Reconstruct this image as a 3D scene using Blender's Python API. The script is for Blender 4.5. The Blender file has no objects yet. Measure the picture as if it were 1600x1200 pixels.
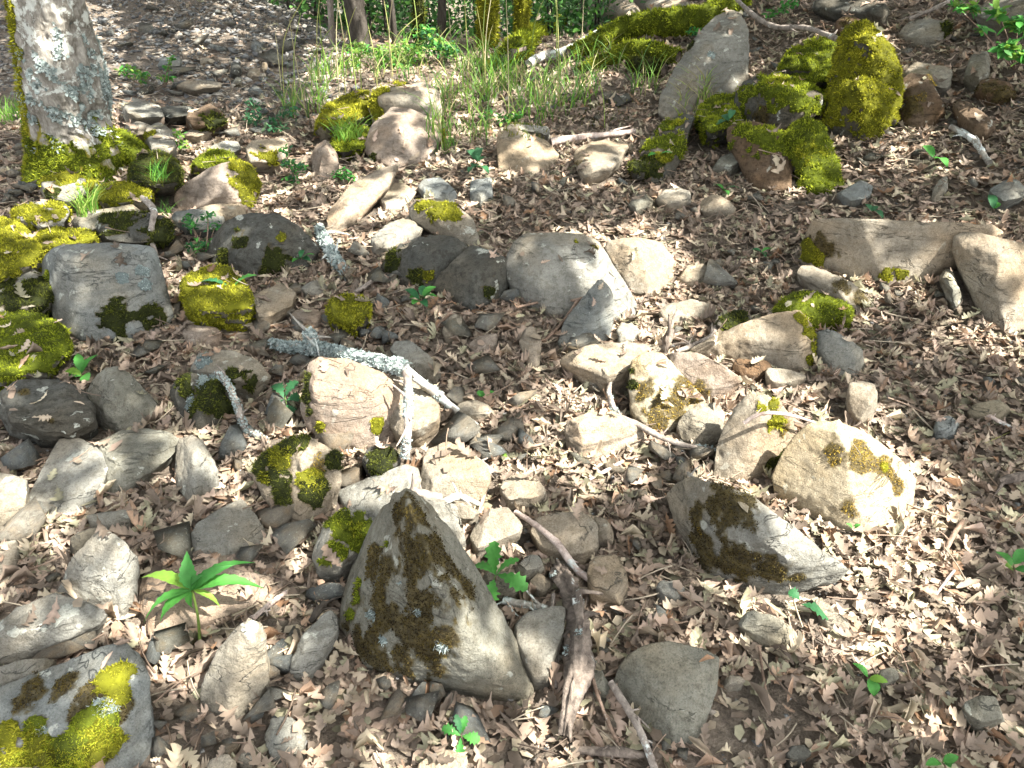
import bpy, bmesh, math, random
import numpy as np
from mathutils import Vector, Matrix
from mathutils.bvhtree import BVHTree
rng = np.random.default_rng(7); random.seed(7)
S = bpy.context.scene
R = math.radians
# ------------------------------------------------------------------ camera
F = 1203.0; CZ = 1.5; PITCH = R(34)
cd = bpy.data.cameras.new('camera'); cam = bpy.data.objects.new('camera', cd); S.collection.objects.link(cam)
cd.sensor_width = 36; cd.lens = 36*F/1600; cd.clip_start = .05; cd.clip_end = 300
cam.location = (0, 0, CZ); cam.rotation_euler = (R(90)-PITCH, 0, 0); S.camera = cam
# ------------------------------------------------------------------ world, sun, exposure
SUN_EL, SUN_AZ = R(54), R(116)          # azimuth clockwise from +Y: sun stands right and a little behind the camera
SUNV = np.array([math.sin(SUN_AZ)*math.cos(SUN_EL), math.cos(SUN_AZ)*math.cos(SUN_EL), math.sin(SUN_EL)])
w = bpy.data.worlds.new('World'); S.world = w; w.use_nodes = True
nt = w.node_tree; bg = nt.nodes['Background']; sky = nt.nodes.new('ShaderNodeTexSky'); sky.sky_type = 'NISHITA'
sky.sun_disc = False; sky.sun_elevation = SUN_EL; sky.sun_rotation = SUN_AZ; sky.dust_density = 3.0; sky.ozone_density = .6; sky.air_density = .8
hs = nt.nodes.new('ShaderNodeHueSaturation'); hs.inputs['Saturation'].default_value = .22
nt.links.new(sky.outputs[0], hs.inputs['Color']); nt.links.new(hs.outputs[0], bg.inputs[0]); bg.inputs[1].default_value = .148
sl = bpy.data.lights.new('sun', 'SUN'); sl.energy = 5.0; sl.angle = R(.5); sl.color = (1, .95, .87)
so = bpy.data.objects.new('sun', sl); S.collection.objects.link(so); so.location = (6, -4, 9)
so.rotation_euler = Vector(SUNV).to_track_quat('Z', 'Y').to_euler()
S.view_settings.view_transform = 'Standard'; S.view_settings.look = 'None'; S.view_settings.exposure = 2.25; S.view_settings.gamma = 1
S.view_settings.use_curve_mapping = False
S.render.engine = 'CYCLES'; S.cycles.max_bounces = 6; S.cycles.diffuse_bounces = 3; S.cycles.transmission_bounces = 3; S.cycles.transparent_max_bounces = 4
S.cycles.use_denoising = True

# ------------------------------------------------------------------ numpy noise
def _h(ix, iy, iz, s):
    n = (ix*374761393 + iy*668265263 + iz*2147483647 + s*974634777) & 0xffffffff
    n = ((n ^ (n >> 13))*1274126177) & 0xffffffff
    n = ((n ^ (n >> 16))*2246822519) & 0xffffffff
    return ((n ^ (n >> 15)) & 0xffff)/65535.0
def vnoise(p, s=0):
    p = np.asarray(p, float); i = np.floor(p).astype(np.int64); f = p-i; f = f*f*(3-2*f); r = 0
    for dx in (0, 1):
        for dy in (0, 1):
            for dz in (0, 1):
                wt = (f[:, 0] if dx else 1-f[:, 0])*(f[:, 1] if dy else 1-f[:, 1])*(f[:, 2] if dz else 1-f[:, 2])
                r = r + wt*_h(i[:, 0]+dx, i[:, 1]+dy, i[:, 2]+dz, s)
    return r*2-1
def fbm(p, o=4, s=0, g=.5):
    a = 1; r = 0; p = np.asarray(p, float)
    for k in range(o):
        r = r + a*vnoise(p*(2.03**k)+17.3*k, s+k); a *= g
    return r
# ------------------------------------------------------------------ terrain
def sstep(a, b, x):
    t = np.clip((x-a)/(b-a), 0, 1); return t*t*(3-2*t)
def G(x, y):
    x = np.asarray(x, float); y = np.asarray(y, float)
    z = .035*np.clip(y, -2, 60)
    z = z + .16*sstep(-.3, 3.2, x)*sstep(.5, 4, y)*np.clip(x+.3, 0, 6)          # bank rising to the right
    z = z + .22*sstep(5.0, 9.0, y)*sstep(.6, 2.6, x)*2.2
    z = z + .09*sstep(5.5, 9.5, y)*sstep(-.9, -2.6, x)*np.clip(y-5, 0, 12)       # scree rising at the far left
    z = z - 1.15*sstep(6.9, 10.5, y)*sstep(-4.8, -.9, x)*(1-sstep(.8, 2.0, x))
    q = np.stack([x.ravel()*.9, y.ravel()*.9, 0*x.ravel()], 1)
    z = z + .035*fbm(q, 3, 5).reshape(x.shape)
    return z
def ray(u, v):
    a = (u-800)/F; b = (600-v)/F
    return np.array([a, math.cos(PITCH)+b*math.sin(PITCH), -math.sin(PITCH)+b*math.cos(PITCH)])
def at(u, v, h=0.0):
    """point above the ground by h metres that the photograph shows at (u, v)"""
    d = ray(u, v); t = np.arange(.4, 45, .02); z = CZ+d[2]*t-G(d[0]*t, d[1]*t)-h
    k = np.argmax(z < 0) if (z < 0).any() else len(t)-1
    if k == 0: k = 1
    a, b = z[k-1], z[k]; tt = t[k-1]+(t[k]-t[k-1])*(a/(a-b) if a != b else 0)
    return np.array([0, 0, CZ])+d*tt
def project(P):
    P = np.atleast_2d(P); q = P-np.array([0, 0, CZ]); c, s = math.cos(PITCH), math.sin(PITCH)
    z = q[:, 1]*c-q[:, 2]*s; yy = q[:, 1]*s+q[:, 2]*c
    z = np.where(z < .01, .01, z)
    return np.stack([800+F*q[:, 0]/z, 600-F*yy/z, z], 1)
def inpoly(px, py, poly):
    px = np.asarray(px, float); py = np.asarray(py, float); r = np.zeros(px.shape, bool); n = len(poly)
    for i in range(n):
        x1, y1 = poly[i]; x2, y2 = poly[(i+1) % n]
        if y1 == y2: continue
        c = ((y1 > py) != (y2 > py)) & (px < (x2-x1)*(py-y1)/(y2-y1)+x1); r ^= c
    return r
# ------------------------------------------------------------------ scene helpers
def tag(o, label=None, cat=None, group=None, kind=None):
    if label: o['label'] = label
    if cat: o['category'] = cat
    if group: o['group'] = group
    if kind: o['kind'] = kind
    return o
def mesh(name, V, Fc, mat=None, smooth=True, col=None, fl=None):
    me = bpy.data.meshes.new(name); V = np.asarray(V, np.float32)
    if isinstance(Fc, np.ndarray):
        n, k = Fc.shape; me.vertices.add(len(V)); me.vertices.foreach_set('co', V.ravel()); me.loops.add(n*k)
        me.loops.foreach_set('vertex_index', Fc.astype(np.int32).ravel()); me.polygons.add(n)
        me.polygons.foreach_set('loop_start', np.arange(0, n*k, k, dtype=np.int32)); me.update(calc_edges=True)
    else:
        me.from_pydata([tuple(map(float, v)) for v in V], [], [tuple(int(i) for i in f) for f in Fc])
    if smooth: me.polygons.foreach_set('use_smooth', np.ones(len(me.polygons), bool))
    if col is not None:
        a = me.color_attributes.new('tint', 'FLOAT_COLOR', 'POINT'); c = np.ones((len(V), 4), np.float32); c[:, :3] = col; a.data.foreach_set('color', c.ravel())
    if fl is not None:
        a = me.attributes.new('mossy', 'FLOAT', 'POINT'); a.data.foreach_set('value', np.asarray(fl, np.float32))
    if mat: me.materials.append(mat)
    return me
def obj(name, me, parent=None, loc=None):
    o = bpy.data.objects.new(name, me); S.collection.objects.link(o)
    if parent: o.parent = parent
    if loc is not None: o.location = loc
    return o
def empty(name, loc):
    o = bpy.data.objects.new(name, None); S.collection.objects.link(o); o.location = loc; o.empty_display_size = .05; return o
# ------------------------------------------------------------------ materials
class N:
    def __init__(s, name):
        s.m = bpy.data.materials.new(name); s.m.use_nodes = True; s.t = s.m.node_tree; s.b = s.t.nodes['Principled BSDF']; s.out = s.t.nodes['Material Output']
        s.b.inputs['Roughness'].default_value = .9; s.b.inputs['Specular IOR Level'].default_value = .2
    def n(s, t, **k):
        x = s.t.nodes.new('ShaderNode'+t)
        for a, v in k.items(): setattr(x, a, v)
        return x
    def l(s, a, b): s.t.links.new(a, b)
    def coord(s, scale=(1, 1, 1), rnd=True, rot=(0, 0, 0)):
        c = s.n('TexCoord'); o = c.outputs['Object']
        if rnd:
            oi = s.n('ObjectInfo'); mu = s.n('VectorMath', operation='SCALE'); s.l(oi.outputs['Location'], mu.inputs[0]); mu.inputs['Scale'].default_value = 3.7
            ad = s.n('VectorMath', operation='ADD'); s.l(o, ad.inputs[0]); s.l(mu.outputs[0], ad.inputs[1]); o = ad.outputs[0]
        mp = s.n('Mapping'); mp.inputs['Scale'].default_value = scale; mp.inputs['Rotation'].default_value = rot; s.l(o, mp.inputs[0]); return mp.outputs[0]
    def noise(s, v, sc, det=5, rough=.6, dist=0):
        x = s.n('TexNoise'); x.inputs['Scale'].default_value = sc; x.inputs['Detail'].default_value = det; x.inputs['Roughness'].default_value = rough
        x.inputs['Distortion'].default_value = dist; s.l(v, x.inputs['Vector']); return x.outputs['Fac']
    def ramp(s, f, *st):
        x = s.n('ValToRGB'); e = x.color_ramp.elements
        while len(e) < len(st): e.new(.5)
        for i, (p, c) in enumerate(st):
            e[i].position = p; e[i].color = (c, c, c, 1) if isinstance(c, (int, float)) else (*c, 1)
        s.l(f, x.inputs[0]); return x.outputs[0]
    def mix(s, f, a, b, mode='MIX'):
        x = s.n('Mix', data_type='RGBA', blend_type=mode)
        for i, v in ((0, f), (6, a), (7, b)):
            if hasattr(v, 'links'): s.l(v, x.inputs[i])
            elif i == 0: x.inputs[0].default_value = v
            else: x.inputs[i].default_value = (*v, 1) if not isinstance(v, (int, float)) else (v, v, v, 1)
        return x.outputs[2]
    def math(s, op, a, b=0.0):
        x = s.n('Math', operation=op)
        for i, v in enumerate((a, b)):
            if hasattr(v, 'links'): s.l(v, x.inputs[i])
            else: x.inputs[i].default_value = v
        return x.outputs[0]
    def bump(s, h, st=.5, d=.01, nrm=None):
        x = s.n('Bump'); x.inputs['Strength'].default_value = st; x.inputs['Distance'].default_value = d; s.l(h, x.inputs['Height'])
        if nrm: s.l(nrm, x.inputs['Normal'])
        return x.outputs[0]
    def attr(s, name): return s.n('Attribute', attribute_name=name)
def mul(c, k): return tuple(min(.9, x*k) for x in c)
def stone(name, c, lich=.5, strata=.3, stain=.5, rot=(.5, .4, 0), warm=None):
    s = N(name); v = s.coord(); vs = s.coord((3, 3, 34), rot=rot)
    warm = warm or (c[0]*1.15, c[1]*.98, c[2]*.8)
    a = s.noise(v, 7, 7, .62, .6); b = s.noise(v, 2.6, 4, .6); fine = s.noise(v, 260, 4, .75); med = s.noise(v, 48, 6, .7)
    col = s.mix(s.ramp(a, (.34, 0), (.64, 1)), mul(c, .74), mul(c, 1.16))
    col = s.mix(s.ramp(b, (.45, 0), (.62, .8)), col, warm)
    st = s.noise(vs, 1, 4, .6, .5)
    col = s.mix(s.math('MULTIPLY', s.ramp(st, (.50, 0), (.60, 1)), strata), col, mul(c, .5))
    col = s.mix(s.math('MULTIPLY', s.ramp(med, (.47, 0), (.62, 1)), stain), col, mul((c[0], c[1]*.9, c[2]*.75), .42))
    col = s.mix(.8, col, s.ramp(fine, (.32, .30), (.46, .92), (.56, 1.02), (.72, 1.35)), 'MULTIPLY')
    lv = s.noise(v, 15, 5, .55, .3); lm = s.ramp(lv, (.66-.05*lich, 0), (.68-.05*lich, 1)); lf = s.noise(v, 120, 3, .8)
    lm = s.math('MULTIPLY', lm, s.ramp(lf, (.36, .15), (.5, 1)))
    col = s.mix(s.math('MULTIPLY', lm, min(1, lich*1.1)), col, (.50, .52, .45))
    crn = s.noise(s.coord((1.2, 1.2, 5), rot=(rot[0]+.6, rot[1], .3)), 3.2, 5, .55, .8)
    crm = s.ramp(s.math('ABSOLUTE', s.math('SUBTRACT', crn, .5)), (.0, 0), (.006, 1)); crm = s.math('MAXIMUM', crm, s.ramp(s.noise(v, 4.5, 2), (.50, 0), (.54, 1)))
    col = s.mix(s.math('SUBTRACT', 1, crm), col, mul(c, .42))
    # thin moss film where the cushion thins out
    at_ = s.attr('mossy').outputs['Fac']; mm = s.math('ADD', at_, s.math('MULTIPLY', s.math('SUBTRACT', s.noise(v, 34, 5, .7), .5), 1.1))
    mm = s.ramp(mm, (.34, 0), (.72, .93)); col = s.mix(mm, col, s.mix(s.ramp(s.noise(v, 46, 5, .7), (.35, 0), (.65, 1)), (.028, .022, .010), (.105, .080, .026)))
    s.l(col, s.b.inputs['Base Color'])
    h = s.math('ADD', s.math('MULTIPLY', fine, .35), s.math('ADD', s.math('MULTIPLY', med, .9), s.math('MULTIPLY', st, .6*strata)))
    h = s.math('ADD', h, s.math('MULTIPLY', crm, .5)); s.l(s.bump(h, 1.0, .011), s.b.inputs['Normal']); s.b.inputs['Roughness'].default_value = .88
    return s.m
STONE = dict(
    grey=stone('grey_stone', (.225, .222, .192), .5, .3, .45), dark=stone('dark_stone', (.082, .083, .072), .6, .25, .7), tan=stone('tan_stone', (.262, .232, .180), .25, .25, .45),
    pink=stone('pinkish_stone', (.272, .227, .183), .3, .3, .45, (.9, .1, 0)), ochre=stone('ochre_stone', (.37, .32, .225), .4, .4, .45, warm=(.38, .285, .15)), pale=stone('pale_stone', (.285, .266, .218), .3, .3, .4),
    green=stone('olive_grey_stone', (.192, .188, .152), .45, .3, .5, (.2, .8, 0)), blue=stone('blue_grey_stone', (.185, .20, .19), .5, .35, .4, (1.1, .3, 0)), layer=stone('layered_stone', (.31, .262, .20), .15, .95, .5, (1.35, .35, 0)),
    brown=stone('brown_stone', (.12, .085, .055), .4, .3, .8))
def mossmat(name, a, b, c):
    s = N(name); t = s.attr('tint').outputs['Color']; v = s.coord(); n_ = s.noise(v, 26, 4, .7); sep = s.n('SeparateColor'); s.l(t, sep.inputs[0])
    f = s.math('ADD', s.math('ADD', s.math('MULTIPLY', n_, .25), s.math('MULTIPLY', s.noise(v, 8, 3), .30)), s.math('MULTIPLY', sep.outputs[0], .62))
    col = s.ramp(f, (.22, a), (.52, b), (.90, c)); s.l(col, s.b.inputs['Base Color'])
    tr = s.n('BsdfTranslucent'); s.l(col, tr.inputs[0]); mx = s.n('MixShader'); mx.inputs[0].default_value = .3
    s.l(s.b.outputs[0], mx.inputs[1]); s.l(tr.outputs[0], mx.inputs[2]); s.l(mx.outputs[0], s.out.inputs[0]); return s.m
MOSS = dict(g=mossmat('green_moss', (.035, .045, .004), (.17, .215, .012), (.38, .41, .035)), y=mossmat('yellow_moss', (.060, .062, .006), (.27, .275, .015), (.43, .40, .045)),
            b=mossmat('brown_moss', (.012, .009, .005), (.050, .036, .012), (.16, .125, .03)), o=mossmat('ochre_moss', (.08, .05, .01), (.30, .20, .03), (.46, .36, .08)),
            d=mossmat('dark_moss', (.012, .015, .004), (.050, .060, .010), (.16, .18, .022)), l=mossmat('grey_lichen', (.12, .15, .145), (.30, .36, .345), (.52, .58, .55)))
def leafmat(name, mode='attr', cols=None, tl=.28, vein=True):
    s = N(name)
    if mode == 'attr': c = s.attr('tint').outputs['Color']
    else:
        oi = s.n('ObjectInfo'); c = s.ramp(oi.outputs['Random'], *cols)
    v = s.coord(rnd=False); f = s.noise(v, 60, 4, .7); c = s.mix(.8, c, s.ramp(f, (.3, .78), (.7, 1.2)), 'MULTIPLY'); s.l(c, s.b.inputs['Base Color'])
    s.b.inputs['Roughness'].default_value = .62; s.b.inputs['Specular IOR Level'].default_value = .35; s.l(s.bump(s.noise(v, 140, 3), .4, .003), s.b.inputs['Normal'])
    tr = s.n('BsdfTranslucent'); s.l(c, tr.inputs[0]); mx = s.n('MixShader'); mx.inputs[0].default_value = tl
    s.l(s.b.outputs[0], mx.inputs[1]); s.l(tr.outputs[0], mx.inputs[2]); s.l(mx.outputs[0], s.out.inputs[0]); return s.m
LEAFC = np.array([(.40, .315, .235), (.32, .26, .195), (.45, .385, .28), (.25, .205, .155), (.37, .265, .18), (.52, .465, .33), (.34, .335, .22), (.30, .19, .11), (.17, .14, .105), (.43, .34, .265)])
LEAFC = LEAFC*np.array([1.0, .955, .96]); LEAFP = np.array([.15, .14, .12, .15, .08, .09, .10, .02, .12, .05]); LEAFP = LEAFP/LEAFP.sum()
M_litter = leafmat('dead_leaf'); M_green = leafmat('green_leaf', tl=.4); M_canopy = leafmat('canopy_leaf', tl=.12)
def barkmat(name, c1, c2, lich, lc=(.52, .56, .53), scale=1, wood=False):
    s = N(name); v = s.coord((1, 1, .35) if not wood else (1, 1, 1), rnd=False); f = s.noise(v, 26*scale, 7, .7, .5); g = s.noise(v, 120*scale, 4, .7)
    c = s.mix(s.ramp(f, (.35, 0), (.62, 1)), c1, c2); c = s.mix(.6, c, s.ramp(g, (.3, .5), (.7, 1.3)), 'MULTIPLY')
    lm = s.noise(s.coord(rnd=False), 11*scale, 8, .72, .4); lm = s.ramp(lm, (.66-.3*lich, 0), (.70-.3*lich, 1)); c = s.mix(lm, c, s.mix(g, mul(lc, .7), mul(lc, 1.2)))
    at_ = s.attr('mossy').outputs['Fac']; mm = s.math('ADD', at_, s.math('MULTIPLY', s.math('SUBTRACT', s.noise(s.coord(rnd=False), 22, 5, .7), .5), 1.0)); mm = s.ramp(mm, (.4, 0), (.6, 1))
    c = s.mix(mm, c, s.mix(g, (.10, .095, .012), (.25, .21, .03)))
    s.l(c, s.b.inputs['Base Color']); s.l(s.bump(s.math('ADD', f, s.math('MULTIPLY', g, .4)), .9, .008), s.b.inputs['Normal']); return s.m
BARK = dict(stick=barkmat('grey_stick_bark', (.14, .115, .095), (.33, .29, .25), .2), lich=barkmat('lichened_bark', (.20, .18, .15), (.36, .34, .30), .62), pink=barkmat('pale_pink_wood', (.25, .19, .16), (.50, .42, .37), .3),
            rot=barkmat('rotten_wood', (.045, .036, .030), (.23, .19, .155), .16), dark=barkmat('dark_trunk_bark', (.022, .018, .014), (.075, .066, .055), .08), trunk=barkmat('oak_trunk_bark', (.105, .093, .075), (.30, .285, .25), .42, (.46, .48, .44), .9),
            stem=barkmat('brown_twig', (.12, .08, .055), (.28, .20, .15), .1))
# ------------------------------------------------------------------ ground: one sheet to the horizon
def spaced(pts, dens):
    out = []
    for (a, b), d in zip(zip(pts[:-1], pts[1:]), dens): out += list(np.linspace(a, b, d, endpoint=False))
    return np.array(out+[pts[-1]])
gx = spaced([-90, -20, -6, -2.4, 2.4, 6, 20, 90], [8, 20, 50, 180, 50, 20, 8]); gy = spaced([-60, -6, .5, 3.5, 8, 16, 40, 150], [8, 14, 140, 110, 60, 30, 12])
X, Y = np.meshgrid(gx, gy); Z = G(X, Y); q = np.stack([X.ravel(), Y.ravel(), 0*X.ravel()], 1)
Z = Z+(.012*fbm(q*7, 4, 31)+.006*np.abs(fbm(q*22, 2, 77))).reshape(X.shape)*(np.abs(X) < 12)-.006
nx, ny = len(gx), len(gy); idx = np.arange(nx*ny).reshape(ny, nx)
Fq = np.stack([idx[:-1, :-1], idx[:-1, 1:], idx[1:, 1:], idx[1:, :-1]], -1).reshape(-1, 4)
s = N('forest_soil'); v = s.coord(rnd=False); a = s.noise(v, 2.2, 5); b = s.noise(v, 38, 8, .72); c_ = s.noise(v, 190, 4, .7)
col = s.mix(s.ramp(b, (.36, 0), (.64, 1)), (.10, .079, .060), (.27, .222, .172)); col = s.mix(s.ramp(a, (.45, 0), (.65, .6)), col, (.155, .135, .11)); col = s.mix(.7, col, s.ramp(c_, (.3, .5), (.7, 1.4)), 'MULTIPLY')
s.l(col, s.b.inputs['Base Color']); s.l(s.bump(s.math('ADD', b, s.math('MULTIPLY', c_, .5)), 1, .02), s.b.inputs['Normal'])
tag(obj('ground', mesh('ground', np.stack([X.ravel(), Y.ravel(), Z.ravel()], 1), Fq, s.m)), 'sloping forest floor of dark crumbly soil under the leaf litter', kind='structure')
# ------------------------------------------------------------------ rocks
ROCKS = []
def rock(name, label, mat, H, pts, moss='', rnd=1.0, cat=None, more=(), sm=1, rough=1.0):
    """pts: outline points 'u,v' (height taken from H) or 'u,v,h' (h in cm); an interior point starts with '+'"""
    ROCKS.append(dict(name=name, label=label, mat=mat, H=H/100, pts=pts, moss=moss, cat=cat or ('boulder' if 'boulder' in name else 'slab' if 'slab' in name else 'rock'), more=more, sm=sm, rough=rough))
# --- far left, round the tree
rock('mossy_boulder', 'sunlit moss-grown boulder cut by the left edge, above the dark mossy stone', 'green', 22, '-70,372 0,342 28,350 56,384 66,412 40,436 0,448 -70,455', 'yall', sm=2)
rock('mossy_boulder', 'dark mossy stone with bare flecks between two sunlit moss mounds at the left edge', 'grey', 15, '-60,430 10,424 48,420 74,432 84,468 70,490 30,500 -60,502', 'd50,455,34;20,480,24;0,440,24')
rock('mossy_boulder', 'low boulder like a green moss mat at the left edge below the big grey block', 'green', 12, '-60,500 0,485 60,490 100,512 107,545 75,588 20,597 -60,605', 'gall', sm=4)
rock('mossy_rock', 'small bright yellow mossed rock just above the big grey block', 'green', 9, '50,372 90,358 138,362 152,380 110,396 62,398', 'yall')
rock('mossy_rock', 'moss hump with a grey flank under the moss-capped rock at the left edge', 'grey', 12, '18,338 30,322 60,314 95,318 108,332 98,352 60,360 28,356', 'y35,330,24;60,326,28')
rock('moss_capped_rock', 'grey rock with a thin moss cap right below the foot of the leaning tree', 'grey', 15, '66,300 68,280 100,272 138,278 156,291 135,308 104,320 78,320', 'y75,281,14;100,276,20;140,284,16 d76,302,14')
rock('mossy_rock', 'sunlit yellow moss rock with a fan of grass on its left', 'green', 13, '148,310 160,288 185,283 215,292 238,308 232,322 190,328 152,326', 'yall')
rock('slab', 'flat olive slab lying over the dark mossy rock left of the stick', 'green', 10, '111,345 150,326 205,320 236,330 232,345 170,355 130,368')
rock('mossy_rock', 'dark rock with moss on its right end below the upright stick', 'dark', 12, '150,352 165,338 215,332 252,338 270,360 262,378 210,382 165,380', 'd190,345,30;252,360,26')
rock('mossy_boulder', 'round dark green moss dome with a grass tuft between tree root and pink rock', 'dark', 18, '202,290 206,262 225,244 248,238 268,250 282,272 280,294 240,298', 'dall', sm=4)
rock('mossy_rock', 'small green moss dome peeping over the pink rock', 'green', 11, '300,268 308,248 330,236 352,238 366,250 352,274 320,276', 'gall')
rock('boulder', 'pinkish brown boulder with a thick moss collar on its right', 'pink', 17, '272,312,0 274,298,6 300,278,12 327,263,16 348,261,17 368,250,17 391,263,15 405,287,8 401,304,2 385,324,0 337,326,0 280,324,0 +345,290,14 +300,305,7', 'y378,262,20;388,285,22;386,306,16')
rock('slab', 'thin pale slab lying under the pinkish boulder', 'pale', 5, '298,330 330,318 378,318 384,330 360,342 310,342')
rock('rock', 'grey layered rock under the left end of the pinkish boulder', 'blue', 7, '268,338 282,322 320,328 350,340 345,358 290,362')
rock('slab', 'pale block with a moss clump on its front between pink upright stone and mossy dome', 'pale', 10, '385,228 392,219 440,217 449,224 447,250 420,258 388,256', 'y418,242,16')
rock('rock', 'small pinkish stone standing on its point left of the pointed grey boulder', 'pink', 13, '486,246,4 492,228,10 508,218,13 520,226,12 528,240,8 528,263,2 505,281,0 489,270,0 +512,250,9')
rock('rock', 'small pale sunlit rock behind the mossy root of the tree', 'pale', 9, '192,205 198,193 218,189 234,195 234,214 200,219')
rock('rock', 'grey rock with mossed left edge just right of the tree root', 'grey', 13, '226,215 230,195 250,192 270,205 275,235 262,248 240,246', 'y231,210,9')
rock('slab', 'grey brown slab tipped up behind the tree root, upper left', 'grey', 12, '186,160 195,150 222,155 250,172 258,190 215,194 195,185')
rock('slab', 'dark flat slab between two brown rocks in the far litter', 'dark', 9, '246,170 262,164 300,165 302,184 262,189')
rock('rock', 'brown wedge-shaped rock with moss on its right slope, far left', 'brown', 13, '290,192 300,164 326,160 348,176 356,194 330,203 300,202', 'd335,188,18')
rock('rock', 'pale splinter of rock below the brown wedge-shaped rock', 'tan', 5, '283,205 290,196 318,196 332,205 312,214 288,213')
rock('slab', 'flat grey slab half buried above the moss-fronted pale block', 'grey', 6, '325,232 350,220 372,219 375,232 350,243 330,241')
rock('slab', 'long pale brown slab on the scree in the far left', 'tan', 6, '275,134 285,126 320,124 346,127 344,138 300,142')
rock('rock', 'square blue grey stone on the scree path farthest up', 'blue', 7, '246,102 252,90 270,87 284,92 282,104 262,108')
rock('rock', 'small pale block on the scree right of the ferns', 'pale', 4, '386,118 388,108 402,105 407,112 404,118')
rock('rock', 'small square grey stone leaning on the scree left of the tall grass', 'green', 4, '358,126 364,117 376,119 378,128 366,131')
rock('rock', 'small dark upright stone on the scree', 'dark', 7, '360,114 362,94 372,92 377,108 372,117')
rock('rock', 'narrow pale stone on the scree beside the small block', 'tan', 4, '408,106 411,95 417,95 417,108')
rock('rock', 'pale chip of stone high on the scree', 'pale', 4, '312,96 318,89 335,90 333,97')
rock('boulder', 'dark lichen-flecked boulder in the left middle with moss tufts', 'dark', 18, '322,398,0 332,372,8 350,348,15 375,335,18 430,333,18 468,355,13 497,388,3 482,412,0 440,425,0 385,430,0 345,420,0 +415,362,16 +370,400,9', 'd372,378,14;430,410,16;350,405,14 y440,372,7')
rock('boulder', 'big rounded grey block with pale lichen spots in the left middle', 'blue', 26, '68,398,18 85,388,23 110,382,24 175,380,25 232,383,24 243,392,22 250,430,14 257,455,9 267,488,2 255,502,0 192,525,0 130,528,0 88,498,2 70,440,10 +105,400,25 +225,400,23 +170,470,11', 'd190,503,22;225,500,24;250,495,16 l190,432,8;222,422,8;226,445,6 g74,430,7;78,455,7', sm=5, rough=.6)
rock('mossy_boulder', 'ochre green moss ball with an oak seedling at its top right', 'green', 15, '284,462 286,440 302,424 335,411 362,420 382,452 398,488 380,501 312,504 290,486', 'yall', sm=4)
rock('rock', 'tan angular stone right of the ochre green moss ball', 'tan', 10, '391,456 398,444 415,437 445,442 462,454 454,478 435,491 405,509 396,484')
rock('mossy_rock', 'small round moss ball alone in the litter above the lichen branch', 'dark', 10, '514,486 520,470 538,461 562,462 577,475 575,500 550,518 520,505', 'yall')
rock('rock', 'small pale flat stone left of the lone moss ball', 'pink', 3, '454,497 460,482 488,481 503,488 498,503 460,506')
rock('rock', 'small grey flat stone between tan stone and lichen branch tip', 'grey', 4, '470,452 482,438 500,437 512,446 500,459 476,460')
rock('slab', 'flat brown grey stone half buried below the ochre moss ball', 'pink', 3, '284,518 296,507 325,505 348,514 340,534 315,543 292,534')
# --- left edge, middle to bottom
rock('boulder', 'rough dark boulder at the left edge, left of the brown smooth one', 'dark', 15, '4,645 8,614 28,598 60,595 98,599 128,610 143,636 150,668 112,688 61,684 20,674', 'b75,655,8;40,612,8', rough=1.7)
rock('boulder', 'smooth brown grey boulder with a blunt peak beside the rough dark one', 'green', 14, '132,618,6 148,590,11 165,575,14 185,573,14 205,588,11 225,610,6 244,630,2 232,656,0 190,674,0 160,664,0 136,647,0 +180,610,12 +165,640,8', sm=1, rough=.7)
rock('mossy_boulder', 'moss-covered boulder with white lichen crust behind the curved stick', 'dark', 15, '265,612,3 275,592,9 290,582,13 325,583,15 352,596,12 368,625,5 352,655,0 305,670,0 280,650,0 +320,605,13', 'd290,600,16;330,620,26;350,640,14;300,640,12 l318,592,10;298,632,10;335,588,7')
rock('boulder', 'dark low boulder with a round pale lichen disc, above the white-crusted one', 'grey', 11, '282,570 295,555 324,543 365,548 405,570 420,590 398,610 365,608 300,585', 'd395,597,18;365,585,12 l316,565,13')
rock('slab', 'smooth tan slab in sunlight left, the lower of two overlapping', 'grey', 6, '89,687,5 125,686,6 148,698,6 169,717,6 162,745,4 136,796,0 80,801,0 30,794,0 50,764,2 70,724,4 +120,720,6', sm=1, rough=.5)
rock('slab', 'grey brown slab leaning behind the smooth tan slab', 'green', 7, '145,694 190,673 230,670 258,674 283,688 264,714 219,748 163,771 155,740', sm=1, rough=.8)
rock('rock', 'pale grey stone with a chipped white upper face right of the leaning slab', 'grey', 10, '276,700,4 280,686,8 300,681,9 317,690,9 341,734,3 342,758,0 314,778,0 297,786,0 275,756,0 274,722,2 +303,712,9 +318,745,5')
rock('slab', 'brown grey slab cut by the left edge above the sunny litter', 'grey', 7, '-50,738 0,738 42,750 38,795 28,815 -50,832')
rock('slab', 'glaring sunlit pale slab at the left edge', 'tan', 3, '-50,818 8,820 27,848 22,888 0,908 -50,905')
rock('slab', 'small smooth flat stone below the tan slab', 'grey', 3, '135,806 150,797 190,793 206,798 200,816 172,828 142,822')
rock('rock', 'angular block with one dark and one sunlit side, left of the palmate plant', 'grey', 15, '89,925,1 111,873,8 135,846,13 160,825,16 190,848,13 213,873,8 190,896,4 204,944,0 189,963,0 149,945,0 104,918,0 +125,880,10 +165,862,14 +108,905,4', sm=1)
rock('rock', 'small dark stone behind the angular two-sided block', 'dark', 8, '108,845 120,828 150,824 155,840 130,862 112,864')
rock('slab', 'pale cracked slab at the left edge running under the angular block', 'grey', 8, '-50,1000 0,975 60,943 84,927 135,943 163,957 149,977 101,998 51,1005 0,1028 -50,1045')
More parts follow.
